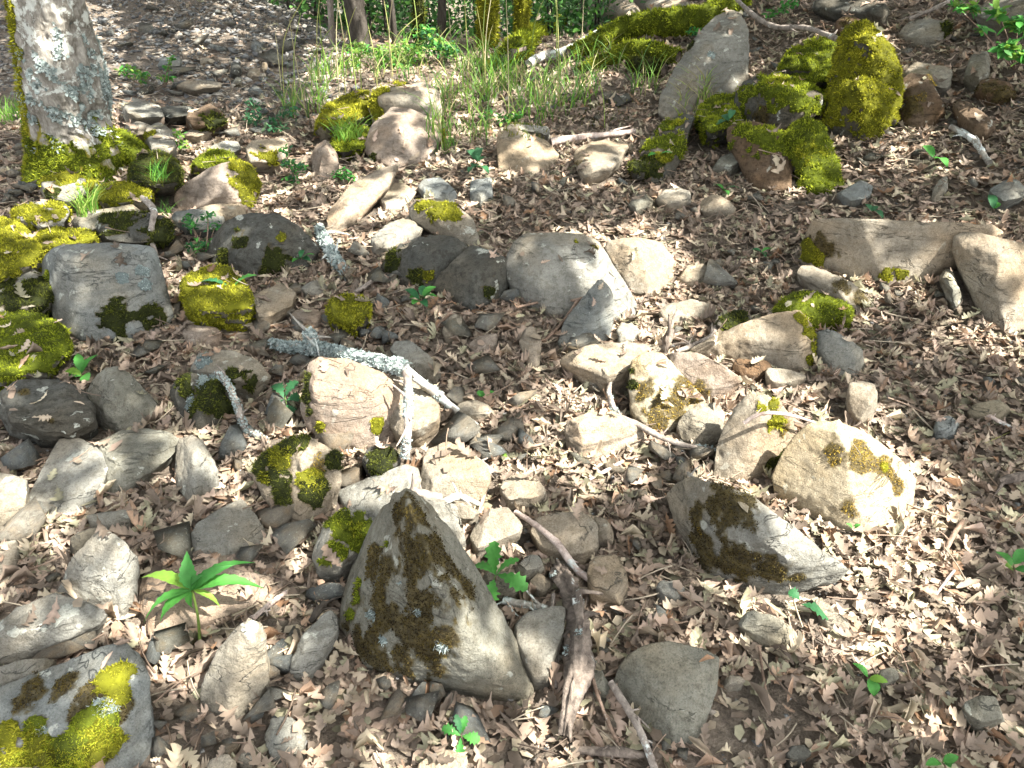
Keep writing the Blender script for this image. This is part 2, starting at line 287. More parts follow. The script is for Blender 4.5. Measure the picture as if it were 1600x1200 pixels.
rock('slab', 'narrow grey slab wedged above the big mossy slab at the lower left', 'grey', 5, '-50,1070 0,1045 34,1031 84,1026 72,1046 0,1080 -50,1095')
rock('mossy_slab', 'big flat slab with ragged yellow moss filling the lower left corner', 'blue', 13, '-60,1098,9 0,1078,10 51,1060,10 101,1038,11 150,1016,11 192,1001,12 216,1025,11 226,1058,9 230,1115,6 236,1163,1 205,1206,0 150,1250,0 -60,1260,0 +200,1030,13 +215,1100,8 +60,1120,12', 'y178,1058,20;186,1078,14;60,1175,28;150,1170,24;20,1190,28;10,1150,16 g110,1160,30;150,1140,20;60,1140,14;40,1190,20 b140,1095,26;100,1075,18;50,1085,22;185,1108,16;120,1115,20 l162,1104,9;70,1140,7;176,1108,5', sm=2)
rock('slab', 'flat pinkish slab in the ground under the palmate plant', 'pink', 3, '209,900 225,886 262,876 326,872 390,896 436,921 405,942 338,966 270,986 236,998 216,940')
rock('slab', 'grey slab level with the litter above the palmate plant', 'grey', 3, '290,850 305,828 340,795 375,778 395,800 423,839 385,851 330,868 296,876')
rock('rock', 'upright pale stone with a shaded lower left face, right of the palmate plant', 'grey', 17, '314,1096,0 318,1065,3 341,1014,10 370,982,15 393,967,18 408,978,16 413,996,13 418,1062,3 398,1095,0 365,1112,0 351,1110,0 +385,1040,9 +352,1080,5', sm=2)
rock('rock', 'thin grey brown stone leaning left of the pyramid boulder', 'grey', 8, '455,1050 460,1026 483,996 502,962 518,954 526,966 526,986 508,1011 500,1032 474,1054')
rock('rock', 'pale pebble at the bottom edge, lower left', 'pale', 4, '322,1196 332,1180 355,1178 368,1192 360,1212 328,1212')
rock('rock', 'small round pebble right of the pale bottom edge pebble', 'grey', 3, '371,1186 378,1174 390,1174 393,1188 382,1195')
rock('slab', 'buried blue grey slab beside the bottom edge', 'blue', 2, '412,1150 425,1122 455,1118 475,1150 468,1190 430,1192')
# --- upper middle
rock('slab', 'wood-like striped stone propped up left of centre top', 'layer', 13, '508,362,0 512,330,5 545,290,11 602,263,14 619,261,14 604,295,8 585,313,4 560,332,2 530,354,0 515,368,0 +550,312,9', sm=1)
rock('slab', 'pale flat stone right of the wood-like striped stone', 'pale', 4, '589,305 604,285 655,289 642,311 605,335')
rock('rock', 'small grey stone with white lichen above the moss-capped leaning rock', 'blue', 6, '653,293 662,280 690,277 713,302 712,315 672,312')
rock('rock', 'little grey cube stone below the bluish seedling', 'blue', 5, '734,296 735,278 768,277 769,304 750,318 735,309')
rock('moss_capped_rock', 'leaning rock with yellow moss cap above the two dark blocks', 'grey', 16, '641,330,9 650,314,14 670,306,16 690,308,16 716,322,13 739,342,8 747,364,3 746,386,0 722,379,0 699,366,0 665,352,4 646,344,6 +690,335,13', 'y664,320,14;690,318,15;676,333,14;712,335,9')
rock('slab', 'grey brown slab lying under the yellow moss-capped rock', 'grey', 7, '580,378 600,352 640,332 662,350 655,368 625,382 585,394')
rock('boulder', 'dark mossy block, left one of the cleft pair in the centre', 'dark', 15, '592,418,0 600,402,5 625,382,11 652,368,15 705,366,16 732,384,13 700,415,7 668,446,0 630,440,0 +660,395,13', 'd615,415,22;650,430,14 y668,430,9', sm=1)
rock('boulder', 'dark sharp-edged block, right one of the cleft pair in the centre', 'dark', 15, '677,446,3 690,425,8 735,385,14 765,392,14 792,405,12 797,430,5 782,466,0 740,480,0 702,466,0 +742,428,11 +770,412,13', 'd765,455,16', sm=1)
rock('boulder', 'big smooth grey tan boulder in the centre of the picture', 'grey', 19, '793,420,9 796,398,13 806,380,17 828,362,19 868,360,20 905,364,19 933,378,17 950,410,11 974,440,6 992,472,1 986,496,0 960,492,0 900,492,0 858,486,0 815,466,0 798,444,3 +860,385,19 +840,450,8 +925,400,16', 'y900,378,5;928,385,5', sm=2, rough=.6)
rock('boulder', 'tan sunlit stone with a shaded left face right of the big central boulder', 'tan', 14, '945,390,10 950,376,13 990,371,15 1035,378,12 1055,410,5 1050,436,0 1020,461,0 988,458,0 966,430,3 +985,385,14 +1002,452,3 +1000,400,12', sm=1)
rock('rock', 'small flat stone right of the tan sunlit stone', 'tan', 4, '1058,430 1070,414 1098,412 1118,422 1112,440 1068,442')
rock('rock', 'flat tan stone with a shaded rim between pointed slate and mossy stone', 'tan', 5, '1030,488 1046,474 1080,466 1110,475 1104,492 1062,502 1036,496')
rock('rock', 'pointed grey slate standing against the big central boulder', 'blue', 18, '872,534,0 882,500,5 915,461,12 932,440,17 948,434,18 959,447,16 958,500,5 950,526,0 930,536,0 890,540,0 +930,480,12 +905,520,4', sm=1, rough=.8)
rock('rock', 'small grey stone at the foot of the pointed slate', 'grey', 4, '964,514 972,503 988,502 1000,516 990,533 968,534')
rock('boulder', 'long low brown stone with a sunlit tip left of the ochre crusted rock', 'tan', 10, '878,566 890,553 915,543 950,537 1005,537 1032,543 1018,556 988,575 972,602 944,607 918,592', sm=1)
rock('rock', 'small tan pebble standing beside a twig below the leafy sprig', 'tan', 5, '692,515 698,496 712,490 722,498 720,512 706,528 695,524')
rock('rock', 'flat pinkish stone sunk in the litter right of the small tan pebble', 'pink', 2, '732,536 748,524 776,520 774,536 740,550')
rock('rock', 'narrow upright cleft stone in the litter, centre', 'layer', 6, '811,530 815,515 834,510 846,528 844,566 828,580 820,556')
rock('rock', 'oblong grey stone sticking out right of the lichen branch', 'grey', 7, '611,545 618,534 641,532 664,553 689,582 678,598 658,592 632,568')
rock('boulder', 'smooth tan boulder in sunlight under the lichen branch, moss on its left side', 'pink', 19, '472,640,6 476,596,14 486,566,18 500,560,19 545,562,19 598,584,16 622,606,13 631,640,7 628,664,3 600,692,0 562,696,1 505,680,2 482,668,2 +495,600,18 +560,600,18 +600,640,11', 'd480,590,12;479,620,12;482,645,9 y590,665,9;500,668,8', sm=1, rough=.7)
rock('boulder', 'round grey brown stone behind the smooth tan boulder and the upright stick', 'tan', 11, '585,600 610,588 645,592 670,612 688,640 685,664 655,682 622,684 600,660', sm=2, rough=.6)
rock('slab', 'flat tan stone in the litter right of the lichened stick', 'tan', 4, '704,640 718,628 745,624 766,631 773,644 764,654 720,652')
rock('mossy_boulder', 'moss-patched boulder with orange tint left below the smooth tan boulder', 'tan', 16, '395,745,6 400,722,10 424,698,14 450,682,16 480,682,16 528,712,12 532,752,6 516,786,1 472,822,0 438,806,0 410,765,2 +470,715,15 +460,770,7', 'd410,725,15;440,755,22;425,742,14;490,770,18;460,690,20;520,720,14 y440,718,18;480,745,16;415,745,10 o495,722,15', sm=1)
rock('mossy_rock', 'small shaded moss lump tucked under the smooth tan boulder', 'dark', 9, '566,722 572,702 600,690 625,697 624,724 595,746 574,738', 'd595,720,22')
rock('slab', 'flat triangular grey slab leaning under the lichened stick', 'grey', 9, '527,768,2 598,737,7 650,719,9 657,745,8 654,765,7 602,792,6 580,828,0 572,832,0 548,802,0 +600,765,6', sm=1, rough=.6)
rock('slab', 'pale cracked slab standing in sunlight at the centre', 'tan', 8, '655,758 660,725 668,703 700,690 722,700 742,716 766,748 748,785 722,802 662,792', sm=1, rough=.7)
rock('rock', 'knobbly tan stone right of the pale cracked slab', 'tan', 7, '782,765 788,746 812,738 838,738 856,775 832,785 796,787')
rock('mossy_rock', 'grey stone wearing bright feathery moss, left of the pyramid boulder', 'grey', 12, '488,868 494,845 510,805 530,786 560,798 584,830 570,862 530,896 496,892', 'g530,810,20;545,835,28;530,860,24;555,850,18 y550,830,14')
rock('boulder', 'tall pyramid-shaped boulder streaked with brown moss in the foreground', 'green', 34, '600,796,22 618,776,32 635,771,36 660,782,32 700,828,25 735,880,17 770,945,11 810,1010,5 832,1072,0 820,1084,0 760,1079,0 650,1059,0 575,1037,0 533,972,0 543,920,1 572,850,8 +642,795,36 +676,880,31 +706,970,23 +728,1050,10', 'b560,930,26;580,885,26;562,985,24;600,1020,24;625,830,33;640,880,46;660,945,51;655,1010,43;600,950,46;605,890,35;680,850,25;705,885,23;730,920,17;580,1000,38;690,990,25;625,1030,28;655,800,23 g560,935,16;605,850,10;550,960,10;562,912,10 l655,955,6;600,1000,8;690,1010,8;580,960,9;625,910,6', sm=1, rough=.9)
rock('slab', 'grey slab leaning behind the right shoulder of the pyramid boulder', 'grey', 13, '645,778 660,768 690,772 716,808 728,850 715,868 690,835', sm=1)
rock('rock', 'round-backed tan stone between pyramid boulder and diagonal stick', 'tan', 8, '736,840 744,812 766,796 786,786 806,794 816,815 812,838 788,850 742,864', rough=.6)
rock('rock', 'pale brown stone on which the pyramid boulder leans, below the pale cracked slab', 'tan', 7, '690,800 700,786 730,786 748,800 740,812 705,812')
rock('slab', 'sunlit tan slab crossed by the diagonal stick', 'tan', 7, '827,822 838,808 868,801 910,800 932,815 934,856 915,870 888,876 845,858', sm=2, rough=.6)
rock('rock', 'thin tan flake on edge right of the tan slab under the diagonal stick', 'tan', 7, '926,812 930,804 940,805 965,835 960,850 934,850')
rock('rock', 'little triangular stone beside the oak seedling', 'grey', 7, '805,890 822,868 838,862 850,888 822,902')
rock('rock', 'sunlit stone chip above the rotten log', 'tan', 4, '828,908 842,893 862,905 862,922 842,926')
rock('rock', 'rounded grey stone hidden behind the oak seedling leaves', 'grey', 7, '750,905 765,890 800,888 812,905 806,926 775,930 754,922')
rock('rock', 'pale stone with stepped face right of the rotten log', 'tan', 6, '918,892 930,862 966,861 976,890 982,918 969,948 922,932', sm=1)
rock('slab', 'smooth grey slab standing right of the pyramid boulder base', 'grey', 8, '803,990 806,972 818,958 862,948 882,947 880,984 858,1062 834,1064 816,1032', sm=2, rough=.6)
rock('slab', 'squarish greenish grey slab at the bottom, right of the rotten log', 'green', 7, '962,1062,2 970,1040,4 985,1022,6 1010,1008,7 1045,1003,7 1095,1014,7 1121,1028,6 1118,1075,3 1098,1135,0 1080,1158,0 1050,1156,0 1000,1132,0 972,1096,0 +1040,1060,6 +1085,1060,6', sm=1, rough=.5)
rock('rock', 'small narrow stone between rotten log and squarish slab', 'green', 3, '921,1045 928,1034 940,1040 953,1072 948,1087 928,1080')
rock('rock', 'pale stone showing at the bottom edge below the pyramid boulder', 'tan', 5, '655,1196 675,1178 700,1170 730,1186 724,1212 655,1218')
rock('rock', 'small grey stone in the litter right of the stepped pale stone', 'grey', 3, '1026,918 1034,906 1058,906 1072,920 1060,936 1034,930')
# --- top middle
rock('boulder', 'pointed smooth grey boulder in front of the pale mossy block', 'pink', 17, '570,230,6 575,212,10 582,196,14 611,169,18 641,172,17 675,186,13 696,203,8 686,220,4 674,237,2 648,251,0 611,261,0 590,252,0 +620,195,16 +600,225,8', 'd580,240,9 y692,212,8', sm=2, rough=.6)
rock('boulder', 'pale block with a moss side standing behind the pointed boulder', 'pale', 24, '576,160,19 578,142,23 600,134,25 658,128,26 684,142,24 690,172,15 680,190,8 640,205,0 590,200,4 +600,150,24 +665,145,24', 'y588,150,13;590,170,13;600,140,10;625,133,10', sm=1)
rock('mossy_boulder', 'yellow moss mound left of the pale mossy block', 'green', 13, '492,205 505,175 540,150 565,145 582,152 582,188 545,204 505,214', 'yall')
rock('mossy_rock', 'low moss mound below the pale mossy block, left', 'dark', 8, '515,232 530,208 560,196 575,202 572,236 535,244', 'gall')
rock('rock', 'small grey stone on the yellow moss mound', 'grey', 15, '548,162 552,148 566,144 578,150 576,164 556,168')
rock('boulder', 'pale flat-faced stone in sun touching the thin branch, top centre', 'tan', 11, '778,232,7 779,205,11 800,199,12 834,208,11 856,223,8 872,241,3 860,262,0 840,268,0 800,258,0 780,264,0 +800,225,10', sm=1, rough=.6)
rock('slab', 'grey slab behind the pale flat-faced stone', 'grey', 13, '790,200 800,193 856,197 858,212 830,210')
rock('boulder', 'square worn stone under the thin branch with dark left side', 'tan', 10, '897,245 900,230 915,222 975,215 980,228 966,262 952,272 915,282 902,262', 'b905,255,10')
rock('rock', 'grey stone in the litter below the square worn stone, left of a pale one', 'green', 5, '982,318 990,304 1008,299 1024,306 1018,322 994,333')
rock('rock', 'pale sunlit stone right of the grey one below the square worn stone', 'pale', 5, '1024,312 1036,295 1058,291 1078,299 1080,314 1044,326')
rock('rock', 'small dark flat stone in the grass beside the tall grey boulder', 'dark', 5, '950,155 956,146 980,145 988,154 966,161')
rock('boulder', 'pale boulder at the top edge behind the mossy root', 'tan', 14, '946,22 955,3 975,-4 992,6 1004,22 985,30 958,30')
rock('slab', 'sunlit slab at the top edge above the mossy root', 'pale', 10, '1008,6 1030,-8 1080,-10 1092,8 1070,20 1015,18')
# --- top right
rock('boulder', 'tall grey boulder leaning left, top right of centre', 'grey', 42, '1030,172,4 1034,145,10 1055,108,22 1090,55,37 1118,26,42 1140,17,43 1157,22,42 1167,45,36 1168,90,22 1167,118,13 1145,145,5 1100,170,0 1050,186,0 +1105,80,32 +1130,110,20', 'd1075,70,9 l1110,85,5', sm=1, rough=.8)
rock('mossy_boulder', 'moss-roofed boulder with a dark underside left of the mossy pillar', 'dark', 24, '1150,168,12 1153,142,19 1165,122,23 1195,115,24 1246,122,23 1283,150,18 1284,166,15 1264,186,8 1215,205,3 1160,192,4 +1200,140,24', 'g1195,130,34;1240,140,34;1170,145,20;1262,160,20 y1210,128,18 b1190,175,14', sm=4)
rock('mossy_boulder', 'moss-covered stone with a dark hollow under it, lowest left of the mossy heap', 'brown', 20, '1138,216,14 1141,198,17 1160,190,18 1190,194,18 1232,212,15 1243,240,9 1238,290,0 1212,295,0 1178,288,0 1170,240,8 +1190,215,17', 'g1165,205,22;1200,215,24;1225,228,20;1190,205,20', sm=4)
rock('mossy_boulder', 'upright moss-wrapped stone at the foot of the mossy pillar', 'dark', 19, '1228,215,14 1240,195,18 1265,185,19 1288,198,17 1292,236,9 1308,262,4 1316,290,0 1278,298,0 1254,288,0 1243,250,6', 'gall y1262,240,20', sm=4)
rock('mossy_boulder', 'tall sunlit moss pillar of two stacked humps, top right', 'dark', 46, '1288,188,6 1292,165,12 1303,130,22 1330,115,26 1364,115,26 1388,142,19 1396,178,8 1386,205,1 1347,214,0 1316,207,0 +1345,140,24', 'yall', more=('1296,125,22 1300,95,30 1306,67,38 1323,42,44 1348,35,46 1372,47,44 1392,74,36 1405,111,26 1406,140,17 1398,190,2 +1350,60,44 +1330,110,28',), sm=5)
rock('mossy_boulder', 'moss hump behind the pillar, the upper of two', 'dark', 24, '1220,115 1234,78 1268,61 1308,60 1308,84 1262,122', 'gall', sm=4)
rock('mossy_boulder', 'shaded moss hump behind the pillar, the lower of two', 'dark', 20, '1234,130 1248,90 1276,76 1302,84 1302,145 1262,148', 'gall', sm=4)
rock('mossy_boulder', 'moss mound with hanging grass left of the moss-roofed boulder', 'dark', 15, '1089,192 1095,165 1120,148 1148,148 1154,175 1146,214 1108,221', 'gall', sm=4)
rock('mossy_boulder', 'sloping moss boulder above the square worn stone', 'dark', 18, '994,265,2 1006,228,9 1028,192,15 1062,174,18 1084,180,17 1074,216,10 1060,250,4 1054,272,0 1020,284,0 +1045,210,15', 'g1040,195,28;1030,220,24;1055,225,22 y1060,190,16;1030,245,14 d1015,258,20', sm=1)
rock('mossy_rock', 'dark moss lump below the sloping moss boulder', 'dark', 8, '985,262 1000,250 1012,262 1008,276 992,276', 'dall')
rock('boulder', 'dark brown broken stone right of the moss pillar', 'brown', 18, '1401,150,10 1408,128,15 1432,110,18 1458,112,17 1474,150,8 1478,174,2 1458,193,0 1425,200,0 1404,180,2 +1425,140,14', 'o1462,125,9;1440,150,10 b1420,170,16')
rock('slab', 'pale grey slab behind the dark brown broken stone', 'pale', 10, '1412,115 1432,98 1486,107 1484,136 1450,140')
rock('slab', 'dark grey slab on edge in the litter at the far right', 'green', 12, '1508,128 1514,96 1522,80 1549,82 1545,116 1530,137')
rock('mossy_rock', 'brown mossy low stone near the right edge, top', 'brown', 7, '1524,145 1532,126 1555,117 1588,122 1590,148 1555,160', 'b1545,135,16;1570,140,16')
rock('rock', 'dark rotten-looking curved stone right of the brown broken stone', 'brown', 9, '1490,168 1497,154 1513,151 1535,176 1556,200 1540,216 1520,212 1500,190')
rock('slab', 'long dark grey stone at the top edge above the moss pillar', 'dark', 12, '1272,14 1276,0 1310,-12 1376,-4 1388,18 1378,36 1300,28')
rock('mossy_rock', 'small dark moss-topped stone touching the tip of the moss pillar', 'brown', 20, '1304,48 1308,32 1325,22 1346,32 1340,46 1318,56', 'b1325,34,12')
rock('slab', 'grey slab with moss on its right end near the top right', 'grey', 7, '1404,52 1420,34 1450,26 1488,36 1478,62 1432,68', 'd1478,42,10')
rock('boulder', 'olive boulder in the upper right corner behind the green shrub', 'green', 14, '1524,22 1540,2 1575,-8 1640,-5 1640,45 1565,46 1532,38')
rock('rock', 'smooth dark grey stone at the right edge above the long cut block', 'blue', 9, '1547,300 1550,284 1564,275 1590,277 1600,292 1598,310 1568,315', sm=2)
rock('rock', 'narrow grey stone upright in the litter above the long cut block', 'grey', 5, '1457,306 1464,282 1480,273 1480,296 1468,312')
rock('rock', 'olive stone in the hollow under the moss heap', 'green', 6, '1114,262 1128,242 1150,235 1164,238 1166,252 1142,268')
rock('rock', 'rounded tan stone in the litter below the olive stone', 'tan', 5, '1092,322 1100,308 1116,304 1136,310 1150,324 1140,332 1110,330')
rock('rock', 'shaded grey stone sunk in the litter below the mossy heap', 'blue', 5, '1308,302 1325,286 1345,281 1366,288 1360,305 1330,316')
# --- right side
rock('boulder', 'long cut block with a dark mossy end and a sunlit cracked front, right', 'tan', 21, '1254,404,1 1262,372,11 1276,344,20 1345,343,21 1420,346,20 1548,352,18 1562,362,14 1556,380,7 1500,405,0 1440,436,0 1385,440,0 1334,428,0 1300,420,0 +1345,348,21 +1342,376,13 +1530,358,17', 'y1268,400,16;1262,385,8 b1285,385,18 y1385,428,8;1410,430,8', sm=1, rough=.6)
rock('boulder', 'big smooth tan boulder cut by the right edge', 'tan', 17, '1490,392,12 1494,372,16 1508,364,17 1545,369,18 1572,378,17 1640,392,16 1680,420,12 1680,500,0 1600,510,0 1574,516,0 1552,500,0 1536,468,3 1508,425,7 +1560,400,17 +1560,470,7', sm=2, rough=.5)
rock('rock', 'oblong stone with brown mossy right end above the bright moss mat', 'tan', 11, '1246,424,7 1254,411,10 1276,407,11 1305,418,10 1340,436,8 1370,454,5 1368,478,1 1351,487,0 1313,470,1 1270,448,3 1252,436,4 +1300,435,10', 'b1320,448,12;1345,462,14;1355,475,10', sm=2)
rock('mossy_rock', 'bright green moss mat under the oblong stone, right', 'green', 6, '1212,486 1228,466 1255,452 1282,454 1312,468 1331,488 1328,505 1292,512 1262,508', 'gall', sm=4)
rock('boulder', 'long wedge stone with moss on its right rim, right of centre', 'tan', 15, '1078,546,1 1128,520,6 1172,514,10 1178,498,13 1212,486,15 1249,484,15 1268,508,11 1272,549,4 1260,578,0 1222,573,0 1171,560,0 1117,556,0 +1240,515,12 +1180,528,9', 'y1266,520,9;1270,545,9;1258,500,9;1266,562,7', sm=1)
rock('rock', 'low brown stone under the long wedge stone', 'brown', 4, '1145,572 1152,560 1200,562 1208,578 1190,588 1158,584')
rock('rock', 'small tan stone in the litter below the long wedge stone', 'tan', 5, '1197,586 1202,571 1220,569 1245,579 1260,590 1224,604 1206,598')
rock('boulder', 'blue grey faceted stone right of the long wedge stone', 'blue', 11, '1274,545,4 1275,518,9 1296,514,11 1325,524,10 1344,535,8 1356,553,4 1350,583,0 1324,593,0 1296,573,0 1278,560,0 +1310,540,9', sm=1)
rock('rock', 'small oval stone standing above the big sunlit boulder', 'tan', 10, '1323,620 1328,599 1348,588 1364,594 1371,612 1370,634 1358,656 1342,661 1328,646', sm=2, rough=.6)
rock('mossy_rock', 'small dark moss stone with white fleck left of the wedge stone', 'dark', 8, '1118,512 1126,498 1148,487 1176,489 1174,508 1145,520', 'd1140,502,22;1160,498,16')
rock('boulder', 'ochre and white crusted rock, left half of the split one', 'ochre', 16, '983,600,9 988,566,14 1005,552,16 1035,553,16 1046,578,13 1075,600,9 1100,625,5 1082,650,1 1045,671,0 1010,666,0 988,642,2 +1010,572,15 +1050,610,9', 'd990,580,9;988,600,10 o1050,625,28;1065,612,18;1025,655,20;1080,630,14;1010,610,14', sm=1)
rock('boulder', 'rough pink brown rock, right half of the split one', 'pink', 14, '1043,562,11 1050,552,13 1092,551,14 1130,560,13 1156,574,9 1158,592,5 1132,614,0 1108,620,0 1076,602,4 1050,582,8 +1100,572,13', 'o1090,604,12;1110,614,9', sm=2)
rock('rock', 'shaded grey stone wedged below the split rock', 'grey', 7, '1058,668 1066,648 1090,632 1118,628 1132,642 1126,680 1098,696 1066,684')
rock('rock', 'pale layered stone with long grain lines left of the split rock', 'layer', 9, '882,672,4 886,656,7 920,644,9 955,640,9 1000,668,5 1008,684,1 950,706,0 905,712,0 886,696,0 +905,660,9 +910,700,3', sm=1)
rock('boulder', 'stone with shaded left face and mossy right edge beside the big sunlit boulder', 'tan', 19, '1118,738,1 1122,690,8 1148,638,15 1168,618,19 1192,618,20 1216,626,18 1236,650,13 1244,690,5 1224,726,0 1180,741,0 1128,745,0 +1160,660,15 +1180,650,17 +1190,700,7', 'd1225,715,12;1240,698,10;1205,728,9 y1205,632,12;1215,660,13;1190,636,9 o1225,675,12', sm=1, rough=.8)
rock('boulder', 'big sunlit cream boulder with ochre stains in the bright patch, right', 'ochre', 20, '1211,742,5 1228,705,11 1245,682,15 1262,665,18 1310,659,20 1346,675,18 1400,712,11 1428,746,5 1422,788,0 1386,812,0 1355,829,0 1310,815,0 1258,790,0 1215,768,0 +1300,690,19 +1350,720,14 +1290,770,5', 'o1345,718,28;1385,735,20;1310,705,16;1400,765,14;1330,800,14 y1382,730,6', sm=2, rough=.55)
rock('boulder', 'dark tilted slab rock with a light grey top face below the big sunlit boulder', 'grey', 18, '1048,775,8 1060,758,12 1085,750,14 1130,758,23 1178,776,22 1230,822,17 1290,860,12 1323,888,8 1305,903,4 1275,911,3 1215,914,1 1150,902,0 1100,886,0 1066,835,0 +1135,768,23 +1190,835,20 +1235,880,13 +1110,840,11', 'b1120,800,36;1100,850,36;1150,875,36;1150,800,26;1180,830,16;1200,893,24;1085,800,24;1245,903,14 o1095,830,6', sm=1, rough=.8)
rock('rock', 'small wedge of brown stone in the litter below the dark tilted slab rock', 'green', 6, '1156,972 1164,958 1180,954 1210,963 1246,986 1244,1000 1204,1002 1168,986')
rock('rock', 'stone sliver in the bright litter beside the green seedling', 'tan', 4, '1274,936 1286,934 1328,972 1322,984 1294,972')
rock('rock', 'rounded pebble with sun stripes near the lower right corner', 'green', 6, '1506,1108 1510,1094 1528,1087 1556,1087 1577,1102 1574,1122 1536,1132 1514,1122', sm=2, rough=.5)
rock('rock', 'dark little stone behind the lower right seedling', 'green', 4, '1372,1058 1378,1044 1398,1042 1406,1058 1384,1068')
rock('rock', 'white stone chip right of the squarish slab', 'pale', 2, '1127,1064 1140,1053 1166,1058 1160,1069 1134,1072')
rock('rock', 'grey stone sunk in the litter, middle of the right side', 'blue', 4, '1460,672 1466,652 1490,645 1502,656 1494,674 1468,680')
rock('rock', 'flat dark tan stone near the right edge below the bluish lichen', 'green', 4, '1512,642 1524,630 1560,625 1580,638 1565,652 1528,652')
rock('rock', 'thin dark stone on edge in front of the long cut block', 'green', 8, '1469,430 1474,420 1488,420 1505,468 1498,480')
rock('rock', 'dark earthy stone beside the squarish slab, right', 'dark', 3, '1226,1176 1236,1164 1258,1162 1268,1176 1254,1190 1234,1190')

def parse(pts):
    o, i = [], []
    for t in pts.split():
        inn = t[0] == '+'; q = [float(x) for x in t.lstrip('+').split(',')]
        (i if inn else o).append(q)
    return o, i
def hullpts(pts, H, rr, auto=True):
    o, inn = parse(pts); mx_, my_ = sum(q[0] for q in o)/len(o), sum(q[1] for q in o)/len(o)
    o = [[mx_+(q[0]-mx_)*1.05, my_+(q[1]-my_)*1.05]+q[2:] for q in o]; ys = [q[1] for q in o]; xs = [q[0] for q in o]; y0, y1 = min(ys), max(ys); cx, cy = sum(xs)/len(xs), sum(ys)/len(ys)
    P, top, out = [], [], [(q[0], q[1]) for q in o]
    for q in o:
        t = (y1-q[1])/(y1-y0); h = q[2]/100 if len(q) > 2 else H*.8*min(1, t*1.25)**.8
        top.append((q[0], q[1], h))
    for q in inn: top.append((q[0], q[1], (q[2]/100 if len(q) > 2 else H)))
    if not inn and auto:
        w_ = max(xs)-min(xs); hh = y1-y0
        fr = rr.uniform(.14, .34); ax = rr.uniform(-.22, .22); ay = rr.uniform(.0, .3)
        pl = lambda u, v_: H*(.92+ax*(u-cx)/w_+ay*((y1-v_)/hh-.6))
        for q in o:
            t = (y1-q[1])/hh
            if t < .62 and len(q) < 3: u, v_ = q[0]+(cx-q[0])*rr.uniform(.06, .16), max(q[1]-fr*hh*rr.uniform(.8, 1.2)*(1-t*.8), y0+.15*hh); top.append((u, v_, pl(u, v_)*.93))
        top = [(u, v_, pl(u, v_)*.95 if (y1-v_)/hh > .62 and k < len(o) and len(o[k]) < 3 else h) for k, (u, v_, h) in enumerate(top)]
    for u, v_, h in top: P.append(at(u, v_, h+.016))
    P = np.array(P); c = P[:len(o)].mean(0); B = []
    for k, (u, v_, h) in enumerate(top[:len(o)]):
        p = P[k]; b = np.array([p[0]+(c[0]-p[0])*.08, p[1]+(c[1]-p[1])*.08, 0]); b[2] = G(b[0], b[1])-.04
        if h > .015:
            b2 = b.copy(); b2[2] = G(b[0], b[1]); r = project(b2)[0]
            if not inpoly(r[0], r[1], out):
                b = at(u+(cx-u)*.08, v_+(cy-v_)*.08, 0); b[2] -= .04
                if np.linalg.norm(b-p) > .6: b = np.array([p[0]*.8+c[0]*.2, p[1]*.8+c[1]*.2, G(p[0], p[1])-.04])
        B.append(b)
    return np.vstack([P, B]), out
TMP = []
for i, r in enumerate(ROCKS):
    rr = random.Random(100+i); V, Fc, outs = [], [], []
    for k, pt in enumerate([r['pts']]+list(r['more'])):
        P, out = hullpts(pt, r['H'], rr); outs.append(out); bm = bmesh.new()
        for p in P: bm.verts.new(p)
        bmesh.ops.convex_hull(bm, input=bm.verts); bmesh.ops.delete(bm, geom=[x for x in bm.verts if not x.link_faces], context='VERTS')
        bm.verts.index_update(); off = len(V); V += [tuple(x.co) for x in bm.verts]; Fc += [[x.index+off for x in f.verts] for f in bm.faces]; bm.free()
    V = np.array(V); dep = project(V)[:, 2].mean(); r['px'] = dep/770.; org = V.mean(0); org[2] = G(org[0], org[1]); r['org'] = org; r['outs'] = outs
    ext = np.ptp(V, axis=0); r['size'] = float(np.sort(ext)[1:].mean()); r['dep'] = dep
    o = obj('temp', mesh('t', V-org, Fc, None)); m = o.modifiers.new('r', 'REMESH'); m.mode = 'VOXEL'; m.voxel_size = float(max(.0035, min(r['px']*2.0, r['size']/10, .03))); TMP.append(o)
dg = bpy.context.evaluated_depsgraph_get()
def normals(V, Q):
    n = np.cross(V[Q[:, 2]]-V[Q[:, 0]], V[Q[:, 3 if Q.shape[1] > 3 else 1]]-V[Q[:, 1 if Q.shape[1] > 3 else 0]])
    if Q.shape[1] == 3: n = np.cross(V[Q[:, 1]]-V[Q[:, 0]], V[Q[:, 2]]-V[Q[:, 0]])
    N_ = np.zeros_like(V)
    for k in range(Q.shape[1]): np.add.at(N_, Q[:, k], n)
    return N_/(np.linalg.norm(N_, axis=1)[:, None]+1e-12)
def smooth(V, Q, it, lam=.5):
    E = np.vstack([Q[:, [k, (k+1) % Q.shape[1]]] for k in range(Q.shape[1])]); E = np.vstack([E, E[:, ::-1]]); cnt = np.zeros(len(V)); np.add.at(cnt, E[:, 0], 1)
    for _ in range(it):
        a = np.zeros_like(V); np.add.at(a, E[:, 0], V[E[:, 1]]); a /= np.maximum(cnt, 1)[:, None]; V = V+lam*(a-V)
    return V
def quads(me):
    n = len(me.polygons); li = np.zeros(len(me.loops), np.int32); me.loops.foreach_get('vertex_index', li)
    assert len(li) == 4*n; co = np.zeros(len(me.vertices)*3, np.float32); me.vertices.foreach_get('co', co); return co.reshape(-1, 3).astype(float), li.reshape(-1, 4)
